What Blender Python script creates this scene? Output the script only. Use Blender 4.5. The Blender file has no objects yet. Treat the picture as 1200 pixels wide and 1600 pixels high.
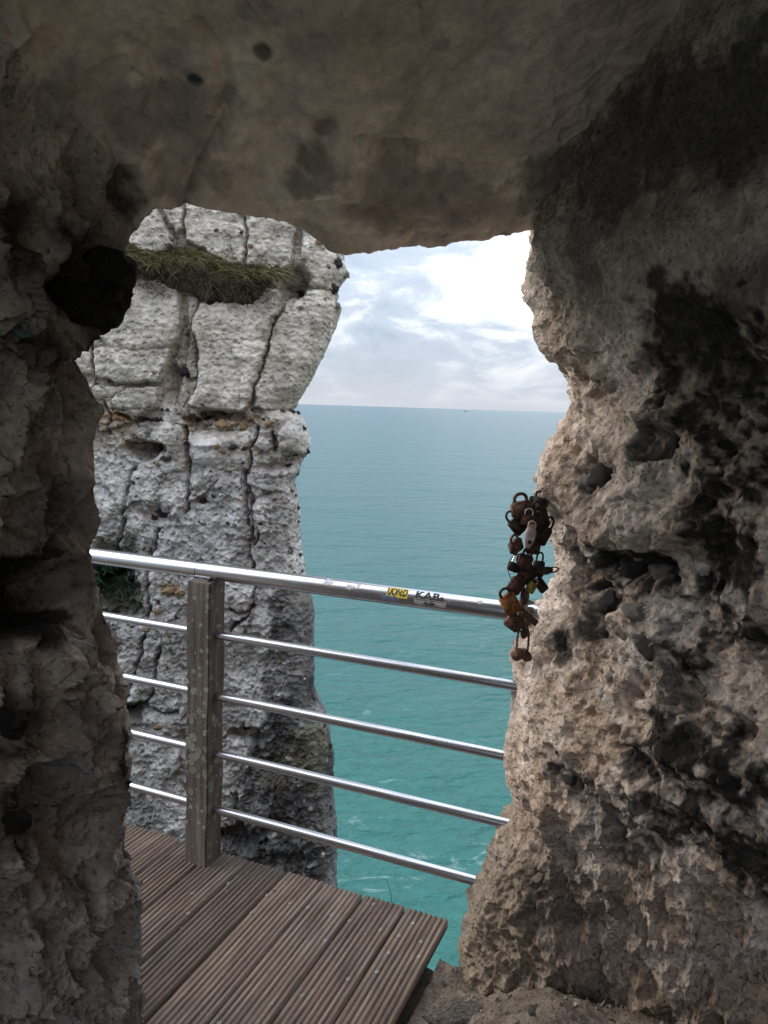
import bpy, bmesh, math, random
import numpy as np
from mathutils import Vector, Matrix

random.seed(7)
rng = np.random.default_rng(11)
S = bpy.context.scene
COL = S.collection

# ------------------------------------------------------------------ camera
CAM = np.array([0.0, 0.0, 1.58])
F_PX, CX, CY = 1202.0, 600.0, 800.0
PITCH, ROLL = math.radians(7.85), math.radians(1.74)
_f = np.array([0, math.cos(PITCH), -math.sin(PITCH)])
_r0 = np.array([1.0, 0, 0])
_u0 = np.array([0, math.sin(PITCH), math.cos(PITCH)])
_r = math.cos(ROLL) * _r0 + math.sin(ROLL) * _u0
_u = -math.sin(ROLL) * _r0 + math.cos(ROLL) * _u0
cd = bpy.data.cameras.new('camera')
cam = bpy.data.objects.new('camera', cd)
COL.objects.link(cam)
cam.matrix_world = Matrix(((_r[0], _u[0], -_f[0], CAM[0]), (_r[1], _u[1], -_f[1], CAM[1]),
                           (_r[2], _u[2], -_f[2], CAM[2]), (0, 0, 0, 1)))
cd.sensor_fit = 'VERTICAL'
cd.sensor_height = 36.0
cd.lens = F_PX / 1600.0 * 36.0
cd.clip_start = 0.02
cd.clip_end = 120000.0
S.camera = cam

# ------------------------------------------------------------------ light
SUN_EL, SUN_AZ = math.radians(31), math.radians(-82)   # azimuth clockwise from the view direction
S.view_settings.view_transform = 'Standard'
S.view_settings.look = 'None'
S.view_settings.gamma = 1.0
S.view_settings.use_curve_mapping = False
S.view_settings.exposure = 0.97
CLOUD_OFS = (-0.72, 2.351, 0.155)

W = bpy.data.worlds.new('World')
S.world = W
W.use_nodes = True
wt = W.node_tree
wt.nodes.clear()


def nd(t, kind, **kw):
    n = t.nodes.new(kind)
    for k, v in kw.items():
        if k.startswith('i_'):
            n.inputs[k[2:].replace('_', ' ')].default_value = v
        else:
            setattr(n, k, v)
    return n


def math_n(t, op, a, b=None, clamp=False):
    n = t.nodes.new('ShaderNodeMath')
    n.operation = op
    n.use_clamp = clamp
    for i, v in enumerate((a, b)):
        if v is None:
            continue
        if isinstance(v, (int, float)):
            n.inputs[i].default_value = v
        else:
            t.links.new(v, n.inputs[i])
    return n.outputs[0]


def ramp(t, fac, stops):
    n = t.nodes.new('ShaderNodeValToRGB')
    e = n.color_ramp.elements
    while len(e) < len(stops):
        e.new(0.5)
    for el, (p, c) in zip(e, stops):
        el.position = p
        el.color = (c[0], c[1], c[2], 1) if not isinstance(c, (int, float)) else (c, c, c, 1)
    t.links.new(fac, n.inputs[0])
    return n.outputs[0]


def mixc(t, fac, a, b, mode='MIX'):
    n = t.nodes.new('ShaderNodeMix')
    n.data_type = 'RGBA'
    n.blend_type = mode
    for sock, v in ((n.inputs[0], fac), (n.inputs[6], a), (n.inputs[7], b)):
        if isinstance(v, (int, float)):
            sock.default_value = v
        elif isinstance(v, tuple):
            sock.default_value = (v[0], v[1], v[2], 1)
        else:
            t.links.new(v, sock)
    return n.outputs[2]


tc = nd(wt, 'ShaderNodeTexCoord')
sep = nd(wt, 'ShaderNodeSeparateXYZ')
wt.links.new(tc.outputs['Generated'], sep.inputs[0])
zc = math_n(wt, 'MAXIMUM', sep.outputs[2], 0.0)
# cloud banks: noise over directions, flattened towards the horizon where banks are seen edge on
comb = nd(wt, 'ShaderNodeCombineXYZ')
wt.links.new(sep.outputs[0], comb.inputs[0])
wt.links.new(sep.outputs[1], comb.inputs[1])
wt.links.new(math_n(wt, 'MULTIPLY', math_n(wt, 'POWER', zc, 0.8), 1.9), comb.inputs[2])
cmap = nd(wt, 'ShaderNodeMapping')
cmap.inputs['Location'].default_value = CLOUD_OFS
wt.links.new(comb.outputs[0], cmap.inputs[0])
cn1 = nd(wt, 'ShaderNodeTexNoise', i_Scale=2.6, i_Detail=3.0, i_Roughness=0.5, i_Distortion=0.3)
cn2 = nd(wt, 'ShaderNodeTexNoise', i_Scale=8.5, i_Detail=8.0, i_Roughness=0.6, i_Distortion=0.5)
wt.links.new(cmap.outputs[0], cn1.inputs[0])
wt.links.new(cmap.outputs[0], cn2.inputs[0])
cs = math_n(wt, 'ADD', math_n(wt, 'MULTIPLY', cn1.outputs[0], 0.55), math_n(wt, 'MULTIPLY', cn2.outputs[0], 0.45))
cloud_c = ramp(wt, cs, [(0.34, (0.36, 0.43, 0.54)), (0.44, (0.46, 0.54, 0.66)), (0.505, (0.57, 0.65, 0.76)), (0.54, (0.80, 0.86, 0.93)), (0.585, (1.05, 1.07, 1.10))])
# overcast luminance rises towards the zenith; a pale band lies on the horizon
zen = math_n(wt, 'ADD', math_n(wt, 'MULTIPLY', math_n(wt, 'POWER', zc, 1.2), 1.6), 0.49)
hz = ramp(wt, zc, [(0.0, 1.0), (0.02, 0.6), (0.09, 0.0)])
cloud_c = mixc(wt, hz, cloud_c, (0.70, 0.74, 0.82))
bg_c = nd(wt, 'ShaderNodeBackground')
wt.links.new(cloud_c, bg_c.inputs[0])
wt.links.new(zen, bg_c.inputs[1])
sky = nd(wt, 'ShaderNodeTexSky', sky_type='NISHITA', sun_disc=False, sun_elevation=SUN_EL, sun_rotation=SUN_AZ)
bg_s = nd(wt, 'ShaderNodeBackground', i_Strength=0.1)
wt.links.new(sky.outputs[0], bg_s.inputs[0])
cov = ramp(wt, cs, [(0.30, 0.82), (0.5, 0.97)])
wmix = nd(wt, 'ShaderNodeMixShader')
wt.links.new(cov, wmix.inputs[0])
wt.links.new(bg_s.outputs[0], wmix.inputs[1])
wt.links.new(bg_c.outputs[0], wmix.inputs[2])
wo = nd(wt, 'ShaderNodeOutputWorld')
wt.links.new(wmix.outputs[0], wo.inputs[0])

sl = bpy.data.lights.new('sun', 'SUN')
sl.energy = 1.6
sl.angle = math.radians(40)
sl.color = (1.0, 0.95, 0.88)
sun = bpy.data.objects.new('sun', sl)
COL.objects.link(sun)
sd = Vector((math.sin(SUN_AZ) * math.cos(SUN_EL), math.cos(SUN_AZ) * math.cos(SUN_EL), math.sin(SUN_EL)))
sun.rotation_euler = sd.to_track_quat('Z', 'Y').to_euler()


# ------------------------------------------------------------------ numeric helpers
def ray(px, py):
    d = (px - CX) * _r - (py - CY) * _u + F_PX * _f
    return d / np.linalg.norm(d)


def at(px, py, Y):
    """point of the world plane y = Y seen at photo pixel px, py"""
    d = ray(px, py)
    return CAM + d * (Y - CAM[1]) / d[1]


def at_z(px, py, z):
    d = ray(px, py)
    return CAM + d * (z - CAM[2]) / d[2]


def project(P):
    q = P - CAM
    w = q @ _f
    return CX + F_PX * (q @ _r) / w, CY - F_PX * (q @ _u) / w


def at_line(px, py, o, d):
    """point of the vertical plane through o along d seen at pixel"""
    n = np.array([d[1], -d[0], 0.0])
    r = ray(px, py)
    return CAM + r * ((o - CAM) @ n) / (r @ n)


_perm = rng.permutation(256).astype(np.int32)
_perm = np.concatenate([_perm, _perm, _perm])
_grad = rng.normal(size=(256, 3)).astype(np.float32)
_grad /= np.linalg.norm(_grad, axis=1, keepdims=True)
_cell = rng.random((256, 4)).astype(np.float32)


def _hash(i, j, k):
    return _perm[(_perm[(_perm[i & 255] + j) & 255] + k) & 255]


def perlin(p):
    p = p.astype(np.float32)
    i = np.floor(p).astype(np.int32)
    f = p - i
    u = f * f * f * (f * (f * 6 - 15) + 10)
    out = 0
    for a in (0, 1):
        wa = u[:, 0] if a else 1 - u[:, 0]
        for b in (0, 1):
            wb = u[:, 1] if b else 1 - u[:, 1]
            for c in (0, 1):
                wc = u[:, 2] if c else 1 - u[:, 2]
                g = _grad[_hash(i[:, 0] + a, i[:, 1] + b, i[:, 2] + c)]
                d = g[:, 0] * (f[:, 0] - a) + g[:, 1] * (f[:, 1] - b) + g[:, 2] * (f[:, 2] - c)
                out = out + wa * wb * wc * d
    return out * 1.5


def fbm(p, octaves=4, gain=0.5, lac=2.03):
    t, a, s = 0, 1.0, 0
    for o in range(octaves):
        t = t + a * perlin(p * lac ** o + 17.3 * o)
        s += a
        a *= gain
    return t / s


def ridged(p, octaves=4, gain=0.5):
    t, a, s = 0, 1.0, 0
    for o in range(octaves):
        t = t + a * (1 - 2 * np.abs(perlin(p * 2.03 ** o + 9.1 * o)))
        s += a
        a *= gain
    return t / s


def worley(p):
    """F1, F2 and a random number of the nearest cell"""
    p = p.astype(np.float32)
    i = np.floor(p).astype(np.int32)
    f = p - i
    f1 = np.full(len(p), 9.0, np.float32)
    f2 = f1.copy()
    rid = np.zeros(len(p), np.float32)
    for a in (-1, 0, 1):
        for b in (-1, 0, 1):
            for c in (-1, 0, 1):
                h = _cell[_hash(i[:, 0] + a, i[:, 1] + b, i[:, 2] + c)]
                d = np.sqrt((a + h[:, 0] - f[:, 0]) ** 2 + (b + h[:, 1] - f[:, 1]) ** 2 + (c + h[:, 2] - f[:, 2]) ** 2)
                near = d < f1
                f2 = np.where(near, f1, np.minimum(f2, d))
                rid = np.where(near, h[:, 3], rid)
                f1 = np.where(near, d, f1)
    return f1, f2, rid


def sstep(a, b, x):
    t = np.clip((x - a) / (b - a), 0, 1)
    return t * t * (3 - 2 * t)


def pits(p, lo=0.2, hi=0.48, prob=0.75):
    """0..1 round hollows of mixed size scattered through space"""
    f1, f2, rid = worley(p)
    r = lo + (hi - lo) * rid
    return np.where(rid < prob, 1 - sstep(0.35 * r, r, f1), 0.0)


def dwarp(p, amp, freq, octaves=3):
    return p + amp * np.stack([fbm(p * freq + 5.1, octaves), fbm(p * freq + 31.7, octaves), fbm(p * freq + 77.3, octaves)], 1)


def scallop(p):
    """round hollows meeting in sharp crests, 0 at the bottom and about 1 on the crests"""
    f1, f2, rid = worley(p)
    return np.clip(f1 / 0.62, 0, 1.25) ** 1.5 * (0.45 + 0.8 * rid)


def lerp(a, b, t):
    a, b = np.asarray(a, float), np.asarray(b, float)
    return a + (b - a) * np.asarray(t)[:, None]


def grid_normals(P):
    du = np.gradient(P, axis=0)
    dv = np.gradient(P, axis=1)
    n = np.cross(du, dv)
    return n / (np.linalg.norm(n, axis=2, keepdims=True) + 1e-12)


def resample(pts, step=None, n=None):
    pts = np.asarray(pts, float)
    d = np.concatenate([[0], np.cumsum(np.linalg.norm(np.diff(pts[:, :3], axis=0), axis=1))])
    n = n or int(d[-1] / step) + 1
    q = np.linspace(0, d[-1], n)
    return np.stack([np.interp(q, d, pts[:, k]) for k in range(pts.shape[1])], 1)


def smooth1(a, k):
    if k < 1:
        return a
    w = np.hanning(2 * k + 3)[1:-1]
    w /= w.sum()
    return np.convolve(np.pad(a, k, mode='edge'), w, mode='valid')


def spline(xs, ys, q):
    """smooth interpolation of a small table"""
    xs, ys = np.asarray(xs, float), np.asarray(ys, float)
    m = np.gradient(ys, xs)
    k = np.clip(np.searchsorted(xs, q) - 1, 0, len(xs) - 2)
    h = xs[k + 1] - xs[k]
    t = (q - xs[k]) / h
    return ((2 * t**3 - 3 * t**2 + 1) * ys[k] + (t**3 - 2 * t**2 + t) * h * m[k] + (-2 * t**3 + 3 * t**2) * ys[k + 1] + (t**3 - t**2) * h * m[k + 1])


def seg_dist(q, poly, closed=True):
    d = np.full(len(q), 9.0)
    k = len(poly)
    for i in range(k if closed else k - 1):
        a, b_ = poly[i], poly[(i + 1) % k]
        ab = b_ - a
        tt = np.clip(((q - a) @ ab) / (ab @ ab + 1e-9), 0, 1)
        d = np.minimum(d, np.linalg.norm(q - a - tt[:, None] * ab, axis=1))
    return d



# ------------------------------------------------------------------ object helpers
def tag(o, label=None, cat=None, group=None, kind=None):
    for k, v in (('label', label), ('category', cat), ('group', group), ('kind', kind)):
        if v:
            o[k] = v
    return o


def link(name, me, mats, parent=None, smooth=True):
    o = bpy.data.objects.new(name, me)
    for m in (mats if isinstance(mats, (list, tuple)) else [mats]):
        if m.name not in [x.name for x in me.materials if x]:
            me.materials.append(m)
    if parent:
        o.parent = parent
    COL.objects.link(o)
    if smooth is not None:
        me.polygons.foreach_set('use_smooth', [smooth] * len(me.polygons))
    return o


def empty(name, loc=(0, 0, 0)):
    o = bpy.data.objects.new(name, None)
    o.empty_display_size = 0.05
    o.location = loc
    COL.objects.link(o)
    return o


def mesh_np(name, V, Fq, col=None, nrm=None):
    """quad mesh from arrays; Fq (k,4)"""
    me = bpy.data.meshes.new(name)
    me.vertices.add(len(V))
    me.vertices.foreach_set('co', np.ascontiguousarray(V, np.float32).ravel())
    k, c = Fq.shape
    me.loops.add(k * c)
    me.loops.foreach_set('vertex_index', np.ascontiguousarray(Fq, np.int32).ravel())
    me.polygons.add(k)
    me.polygons.foreach_set('loop_start', np.arange(0, k * c, c, dtype=np.int32))
    me.polygons.foreach_set('use_smooth', np.ones(k, bool))
    if col is not None:
        a = me.attributes.new('tint', 'FLOAT_COLOR', 'POINT')
        a.data.foreach_set('color', np.concatenate([col, np.ones((len(col), 1))], 1).astype(np.float32).ravel())
    me.update(calc_edges=True)
    me.validate()
    if nrm is not None:
        me.normals_split_custom_set_from_vertices(nrm.tolist())
    return me


def grid_faces(n, m):
    i = np.arange(n * m).reshape(n, m)
    return np.stack([i[:-1, :-1], i[1:, :-1], i[1:, 1:], i[:-1, 1:]], -1).reshape(-1, 4)


def sub_mesh(name, V, Fq, sel, col, nrm=None):
    f = Fq[sel]
    u, inv = np.unique(f, return_inverse=True)
    return mesh_np(name, V[u], inv.reshape(f.shape), col[u], None if nrm is None else nrm[u])


def bm_mesh(name, bm):
    me = bpy.data.meshes.new(name)
    bmesh.ops.recalc_face_normals(bm, faces=bm.faces)
    bm.to_mesh(me)
    bm.free()
    return me


def tube(bm, pts, r, seg=10, cap=True, mi=0):
    pts = [Vector(p) for p in pts]
    rs = r if isinstance(r, (list, tuple)) else [r] * len(pts)
    rings = []
    up = None
    for i, p in enumerate(pts):
        d = (pts[min(i + 1, len(pts) - 1)] - pts[max(i - 1, 0)]).normalized()
        if up is None:
            up = d.orthogonal().normalized()
        up = (up - d * up.dot(d)).normalized()
        s = d.cross(up)
        rings.append([bm.verts.new(p + rs[i] * (math.cos(a) * up + math.sin(a) * s)) for a in [2 * math.pi * k / seg for k in range(seg)]])
    for a, b in zip(rings, rings[1:]):
        for k in range(seg):
            f = bm.faces.new((a[k], a[(k + 1) % seg], b[(k + 1) % seg], b[k]))
            f.material_index = mi
            f.smooth = True
    if cap:
        for rg_ in (rings[0], rings[-1]):
            bm.faces.new([bm.verts.new(v.co) for v in rg_]).material_index = mi
    return rings


# ------------------------------------------------------------------ materials
def new_mat(name):
    m = bpy.data.materials.new(name)
    m.use_nodes = True
    t = m.node_tree
    b = t.nodes['Principled BSDF']
    return m, t, b


def rock_mat(name, fine=60.0, var=0.35, bump=0.9, dist=0.010, rough=0.92, pitted=0.5):
    """colour of the ground-up 'tint' attribute, grained, with fine relief"""
    m, t, b = new_mat(name)
    at_ = nd(t, 'ShaderNodeAttribute', attribute_name='tint')
    g = nd(t, 'ShaderNodeNewGeometry')
    n1 = nd(t, 'ShaderNodeTexNoise', i_Scale=fine, i_Detail=6.0, i_Roughness=0.65)
    n2 = nd(t, 'ShaderNodeTexNoise', i_Scale=fine * 0.22, i_Detail=5.0, i_Roughness=0.6)
    v = nd(t, 'ShaderNodeTexVoronoi', i_Scale=fine * 0.7)
    for n in (n1, n2, v):
        t.links.new(g.outputs['Position'], n.inputs['Vector'])
    lo, hi = 1 - var, 1 + var
    k = ramp(t, n1.outputs[0], [(0.3, lo), (0.7, hi)])
    c = mixc(t, 1.0, at_.outputs['Color'], k, 'MULTIPLY')
    k2 = ramp(t, n2.outputs[0], [(0.32, 1 - var * 0.8), (0.68, 1 + var * 0.6)])
    c = mixc(t, 1.0, c, k2, 'MULTIPLY')
    t.links.new(c, b.inputs['Base Color'])
    b.inputs['Roughness'].default_value = rough
    b.inputs['Specular IOR Level'].default_value = 0.25
    vp = nd(t, 'ShaderNodeTexVoronoi', i_Scale=fine * 0.8)
    wq = nd(t, 'ShaderNodeVectorMath', operation='MULTIPLY_ADD')
    t.links.new(n2.outputs['Color'], wq.inputs[0])
    wq.inputs[1].default_value = (1.5 / fine,) * 3
    t.links.new(g.outputs['Position'], wq.inputs[2])
    t.links.new(wq.outputs[0], vp.inputs['Vector'])
    pit = ramp(t, vp.outputs['Distance'], [(0.14, 0.0), (0.32, 1.0)])
    h0 = math_n(t, 'ADD', math_n(t, 'MULTIPLY', n1.outputs[0], 0.7), math_n(t, 'ADD', math_n(t, 'MULTIPLY', n2.outputs[0], 1.0), math_n(t, 'MULTIPLY', v.outputs[0], 0.35)))
    h = math_n(t, 'ADD', h0, math_n(t, 'MULTIPLY', pit, pitted))
    bp = nd(t, 'ShaderNodeBump', i_Strength=bump, i_Distance=dist)
    t.links.new(h, bp.inputs['Height'])
    t.links.new(bp.outputs[0], b.inputs['Normal'])
    return m


M_CAVE = rock_mat('cave_rock', 70, 0.28, 0.9, 0.012)
M_CEIL = rock_mat('cave_ceiling_rock', 45, 0.18, 0.6, 0.007, pitted=0.12)
M_PILLAR = rock_mat('pillar_rock', 90, 0.32, 1.0, 0.012)
M_CHALK = rock_mat('chalk', 30, 0.22, 1.0, 0.028)
M_DIRT = rock_mat('trodden_dirt', 110, 0.4, 0.9, 0.006)


def simple_mat(name, c1, c2, scale=40, rough=0.7, metal=0.0, bump=0.3, dist=0.002, spec=0.4, coord='Object', c3=None):
    m, t, b = new_mat(name)
    tcn = nd(t, 'ShaderNodeTexCoord')
    oi = nd(t, 'ShaderNodeObjectInfo')
    add = nd(t, 'ShaderNodeVectorMath', operation='ADD')
    t.links.new(tcn.outputs[coord], add.inputs[0])
    t.links.new(oi.outputs['Random'], add.inputs[1])
    n = nd(t, 'ShaderNodeTexNoise', i_Scale=scale, i_Detail=6.0, i_Roughness=0.6)
    t.links.new(add.outputs[0], n.inputs['Vector'])
    st = [(0.35, c1), (0.65, c2)]
    if c3:
        st = [(0.3, c1), (0.5, c2), (0.68, c3)]
    c = ramp(t, n.outputs[0], st)
    t.links.new(c, b.inputs['Base Color'])
    b.inputs['Roughness'].default_value = rough
    b.inputs['Metallic'].default_value = metal
    b.inputs['Specular IOR Level'].default_value = spec
    bp = nd(t, 'ShaderNodeBump', i_Strength=bump, i_Distance=dist)
    t.links.new(n.outputs[0], bp.inputs['Height'])
    t.links.new(bp.outputs[0], b.inputs['Normal'])
    return m


# stainless steel, faintly brushed
M_STEEL, t, b = new_mat('stainless_steel')
b.inputs['Metallic'].default_value = 1.0
tcn = nd(t, 'ShaderNodeTexCoord')
n = nd(t, 'ShaderNodeTexNoise', i_Scale=9.0, i_Detail=5.0)
t.links.new(tcn.outputs['Object'], n.inputs['Vector'])
t.links.new(ramp(t, n.outputs[0], [(0.3, (0.50, 0.50, 0.54)), (0.7, (0.66, 0.66, 0.70))]), b.inputs['Base Color'])
t.links.new(ramp(t, n.outputs[0], [(0.3, 0.30), (0.7, 0.22)]), b.inputs['Roughness'])

# grey weathered post with lichen rosettes
M_POST, t, b = new_mat('weathered_post_wood')
tcn = nd(t, 'ShaderNodeTexCoord')
mp = nd(t, 'ShaderNodeMapping')
mp.inputs['Scale'].default_value = (60, 60, 4)
t.links.new(tcn.outputs['Object'], mp.inputs[0])
n = nd(t, 'ShaderNodeTexNoise', i_Scale=1.0, i_Detail=6.0, i_Roughness=0.6)
t.links.new(mp.outputs[0], n.inputs['Vector'])
wood = ramp(t, n.outputs[0], [(0.3, (0.045, 0.036, 0.030)), (0.55, (0.115, 0.095, 0.08)), (0.75, (0.20, 0.175, 0.15))])
sx = nd(t, 'ShaderNodeSeparateXYZ')
t.links.new(tcn.outputs['Object'], sx.inputs[0])
warp = nd(t, 'ShaderNodeTexNoise', i_Scale=45.0, i_Detail=3.0)
t.links.new(tcn.outputs['Object'], warp.inputs['Vector'])
wv = nd(t, 'ShaderNodeVectorMath', operation='MULTIPLY_ADD')
t.links.new(warp.outputs['Color'], wv.inputs[0])
wv.inputs[1].default_value = (0.018, 0.018, 0.018)
t.links.new(tcn.outputs['Object'], wv.inputs[2])
v1 = nd(t, 'ShaderNodeTexVoronoi', i_Scale=38.0)
v2 = nd(t, 'ShaderNodeTexVoronoi', i_Scale=95.0)
t.links.new(wv.outputs[0], v1.inputs['Vector'])
t.links.new(wv.outputs[0], v2.inputs['Vector'])
clus = nd(t, 'ShaderNodeTexNoise', i_Scale=9.0, i_Detail=2.0)
t.links.new(tcn.outputs['Object'], clus.inputs['Vector'])
# rosettes grow thickest at mid height, small specks above
hgt = ramp(t, sx.outputs[2], [(0.05, 0.0), (0.2, 0.7), (0.42, 0.9), (0.62, 0.35), (0.75, 0.1)])
rsep = nd(t, 'ShaderNodeSeparateColor')
t.links.new(v1.outputs['Color'], rsep.inputs[0])
rag = nd(t, 'ShaderNodeTexNoise', i_Scale=170.0, i_Detail=4.0, i_Roughness=0.7)
t.links.new(tcn.outputs['Object'], rag.inputs['Vector'])
size = math_n(t, 'MULTIPLY', math_n(t, 'SUBTRACT', math_n(t, 'ADD', math_n(t, 'MULTIPLY', hgt, 0.8), math_n(t, 'ADD', rsep.outputs[0], math_n(t, 'MULTIPLY', clus.outputs[0], 1.2))), 1.00), 0.55)
big = math_n(t, 'SUBTRACT', size, math_n(t, 'ADD', v1.outputs['Distance'], math_n(t, 'MULTIPLY', math_n(t, 'SUBTRACT', rag.outputs[0], 0.5), 0.5)))
bigm = ramp(t, math_n(t, 'MULTIPLY', big, 6.0), [(0.0, 0.0), (0.15, 0.75), (0.45, 0.9), (0.9, 0.45)])
sm = math_n(t, 'SUBTRACT', math_n(t, 'MULTIPLY', clus.outputs[0], 0.62), math_n(t, 'ADD', v2.outputs['Distance'], 0.03))
smm = ramp(t, math_n(t, 'MULTIPLY', sm, 8.0), [(0.0, 0.0), (0.4, 0.8)])
lc = ramp(t, v1.outputs['Color'], [(0.2, (0.20, 0.19, 0.155)), (0.8, (0.34, 0.36, 0.30))])
c = mixc(t, smm, wood, (0.16, 0.15, 0.125))
c = mixc(t, bigm, c, lc)
t.links.new(c, b.inputs['Base Color'])
b.inputs['Roughness'].default_value = 0.9
bp = nd(t, 'ShaderNodeBump', i_Strength=0.6, i_Distance=0.003)
t.links.new(math_n(t, 'ADD', n.outputs[0], math_n(t, 'MULTIPLY', bigm, 0.5)), bp.inputs['Height'])
t.links.new(bp.outputs[0], b.inputs['Normal'])

# brown decking
M_DECK, t, b = new_mat('weathered_decking')
tcn = nd(t, 'ShaderNodeTexCoord')
oi = nd(t, 'ShaderNodeObjectInfo')
mp = nd(t, 'ShaderNodeMapping')
mp.inputs['Scale'].default_value = (55, 3.5, 55)
ofs = nd(t, 'ShaderNodeVectorMath', operation='SCALE')
cmb = nd(t, 'ShaderNodeCombineXYZ')
for i in range(3):
    t.links.new(oi.outputs['Random'], cmb.inputs[i])
ofs.inputs['Scale'].default_value = 9.0
t.links.new(cmb.outputs[0], ofs.inputs[0])
t.links.new(ofs.outputs[0], mp.inputs['Location'])
t.links.new(tcn.outputs['Object'], mp.inputs[0])
n = nd(t, 'ShaderNodeTexNoise', i_Scale=1.0, i_Detail=7.0, i_Roughness=0.65)
t.links.new(mp.outputs[0], n.inputs['Vector'])
g = nd(t, 'ShaderNodeNewGeometry')
n2 = nd(t, 'ShaderNodeTexNoise', i_Scale=3.2, i_Detail=5.0)
n3 = nd(t, 'ShaderNodeTexNoise', i_Scale=130.0, i_Detail=3.0)
for q in (n2, n3):
    t.links.new(g.outputs['Position'], q.inputs['Vector'])
c = ramp(t, n.outputs[0], [(0.28, (0.055, 0.037, 0.028)), (0.52, (0.165, 0.117, 0.090)), (0.75, (0.29, 0.225, 0.18))])
grey = ramp(t, n2.outputs[0], [(0.4, 0.0), (0.66, 0.75)])
c = mixc(t, grey, c, mixc(t, 1.0, c, (0.85, 0.95, 0.98), 'MULTIPLY'))
tone = ramp(t, oi.outputs['Random'], [(0.0, 0.68), (1.0, 1.2)])
c = mixc(t, 1.0, c, tone, 'MULTIPLY')
grit = ramp(t, n3.outputs[0], [(0.66, 0.0), (0.74, 0.8)])
c = mixc(t, grit, c, (0.25, 0.22, 0.18))
t.links.new(c, b.inputs['Base Color'])
b.inputs['Roughness'].default_value = 0.78
b.inputs['Specular IOR Level'].default_value = 0.3
bp = nd(t, 'ShaderNodeBump', i_Strength=0.6, i_Distance=0.003)
t.links.new(math_n(t, 'ADD', n.outputs[0], math_n(t, 'MULTIPLY', n3.outputs[0], 0.4)), bp.inputs['Height'])
t.links.new(bp.outputs[0], b.inputs['Normal'])

M_FLINT = simple_mat('black_flint', (0.010, 0.009, 0.009), (0.030, 0.026, 0.025), 25, 0.6, 0, 0.8, 0.01, 0.35, c3=(0.10, 0.085, 0.08))
M_SOOT = simple_mat('dull_black_flint', (0.008, 0.008, 0.008), (0.045, 0.038, 0.034), 25, 0.85, 0, 0.8, 0.01, 0.1)
M_FLINT_GREY = simple_mat('grey_flint', (0.06, 0.055, 0.05), (0.17, 0.15, 0.135), 22, 0.6, 0, 0.6, 0.006, 0.4, c3=(0.36, 0.33, 0.3))
M_FLINT_RUST = simple_mat('ochre_flint', (0.10, 0.06, 0.03), (0.24, 0.15, 0.075), 20, 0.75, 0, 0.6, 0.006, 0.3, c3=(0.36, 0.30, 0.22))
M_RIND = simple_mat('white_flint_rind', (0.33, 0.30, 0.27), (0.52, 0.48, 0.44), 30, 0.8, 0, 0.4, 0.004, 0.3)
M_RUST = simple_mat('rusty_brown_steel', (0.03, 0.017, 0.012), (0.10, 0.052, 0.035), 120, 0.75, 0.2, 0.5, 0.001, 0.35, c3=(0.20, 0.11, 0.07))
M_RUST_DARK = simple_mat('rusty_black_steel', (0.008, 0.006, 0.006), (0.03, 0.019, 0.015), 110, 0.7, 0.2, 0.5, 0.001, 0.35, c3=(0.08, 0.045, 0.033))
M_RUST_RED = simple_mat('rusty_red_steel', (0.03, 0.01, 0.01), (0.075, 0.028, 0.025), 110, 0.75, 0.1, 0.5, 0.001, 0.35, c3=(0.13, 0.06, 0.055))
M_ORANGE = simple_mat('orange_rust', (0.05, 0.016, 0.008), (0.22, 0.085, 0.022), 70, 0.75, 0.1, 0.5, 0.001, 0.35, c3=(0.40, 0.20, 0.05))
M_BRASS = simple_mat('dull_brass', (0.20, 0.15, 0.03), (0.40, 0.32, 0.08), 80, 0.5, 0.35, 0.2, 0.0006, 0.5)
M_PINK = simple_mat('faded_pink_paint', (0.24, 0.12, 0.12), (0.42, 0.28, 0.27), 110, 0.45, 0, 0.3, 0.0006, 0.5, c3=(0.55, 0.47, 0.47))
M_CHROME = simple_mat('worn_chrome', (0.55, 0.56, 0.58), (0.75, 0.75, 0.77), 90, 0.2, 1.0, 0.1, 0.0004, 0.5)
M_WIRE = simple_mat('black_wire', (0.01, 0.012, 0.016), (0.03, 0.03, 0.035), 60, 0.5, 0, 0.1, 0.0005, 0.5)
M_SCREW = simple_mat('dull_screw_head', (0.30, 0.29, 0.27), (0.50, 0.49, 0.46), 160, 0.45, 0.5, 0.2, 0.0005, 0.5)
M_SLOT = simple_mat('dark_screw_socket', (0.02, 0.018, 0.016), (0.05, 0.04, 0.035), 100, 0.8)
M_GAP = simple_mat('dark_joint', (0.02, 0.02, 0.02), (0.05, 0.05, 0.05), 100, 0.6)
M_STONE = simple_mat('pale_stone', (0.11, 0.09, 0.075), (0.24, 0.205, 0.175), 6, 0.9, 0, 1.0, 0.05, 0.25, c3=(0.38, 0.34, 0.30))
M_PAPER = simple_mat('paper_residue', (0.42, 0.42, 0.46), (0.58, 0.57, 0.60), 90, 0.75, 0, 0.3, 0.0005, 0.3)
M_YELLOW = simple_mat('yellow_sticker', (0.62, 0.44, 0.03), (0.74, 0.56, 0.07), 70, 0.5, 0, 0.05, 0.0003, 0.4)
M_BLUE = simple_mat('blue_sticker_print', (0.04, 0.07, 0.17), (0.25, 0.27, 0.33), 150, 0.5, 0, 0.05, 0.0003, 0.4)
M_INK = simple_mat('black_ink', (0.008, 0.008, 0.009), (0.02, 0.02, 0.02), 70, 0.5, 0, 0.05, 0.0003, 0.4)
M_CLEAR = simple_mat('grey_sticker_film', (0.27, 0.26, 0.27), (0.42, 0.41, 0.42), 130, 0.45, 0.0, 0.05, 0.0003, 0.5)
M_HULL = simple_mat('hazy_ship_grey', (0.13, 0.18, 0.22), (0.18, 0.24, 0.28), 0.1, 0.6)  # distance haze mixed into the ship's grey


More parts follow.
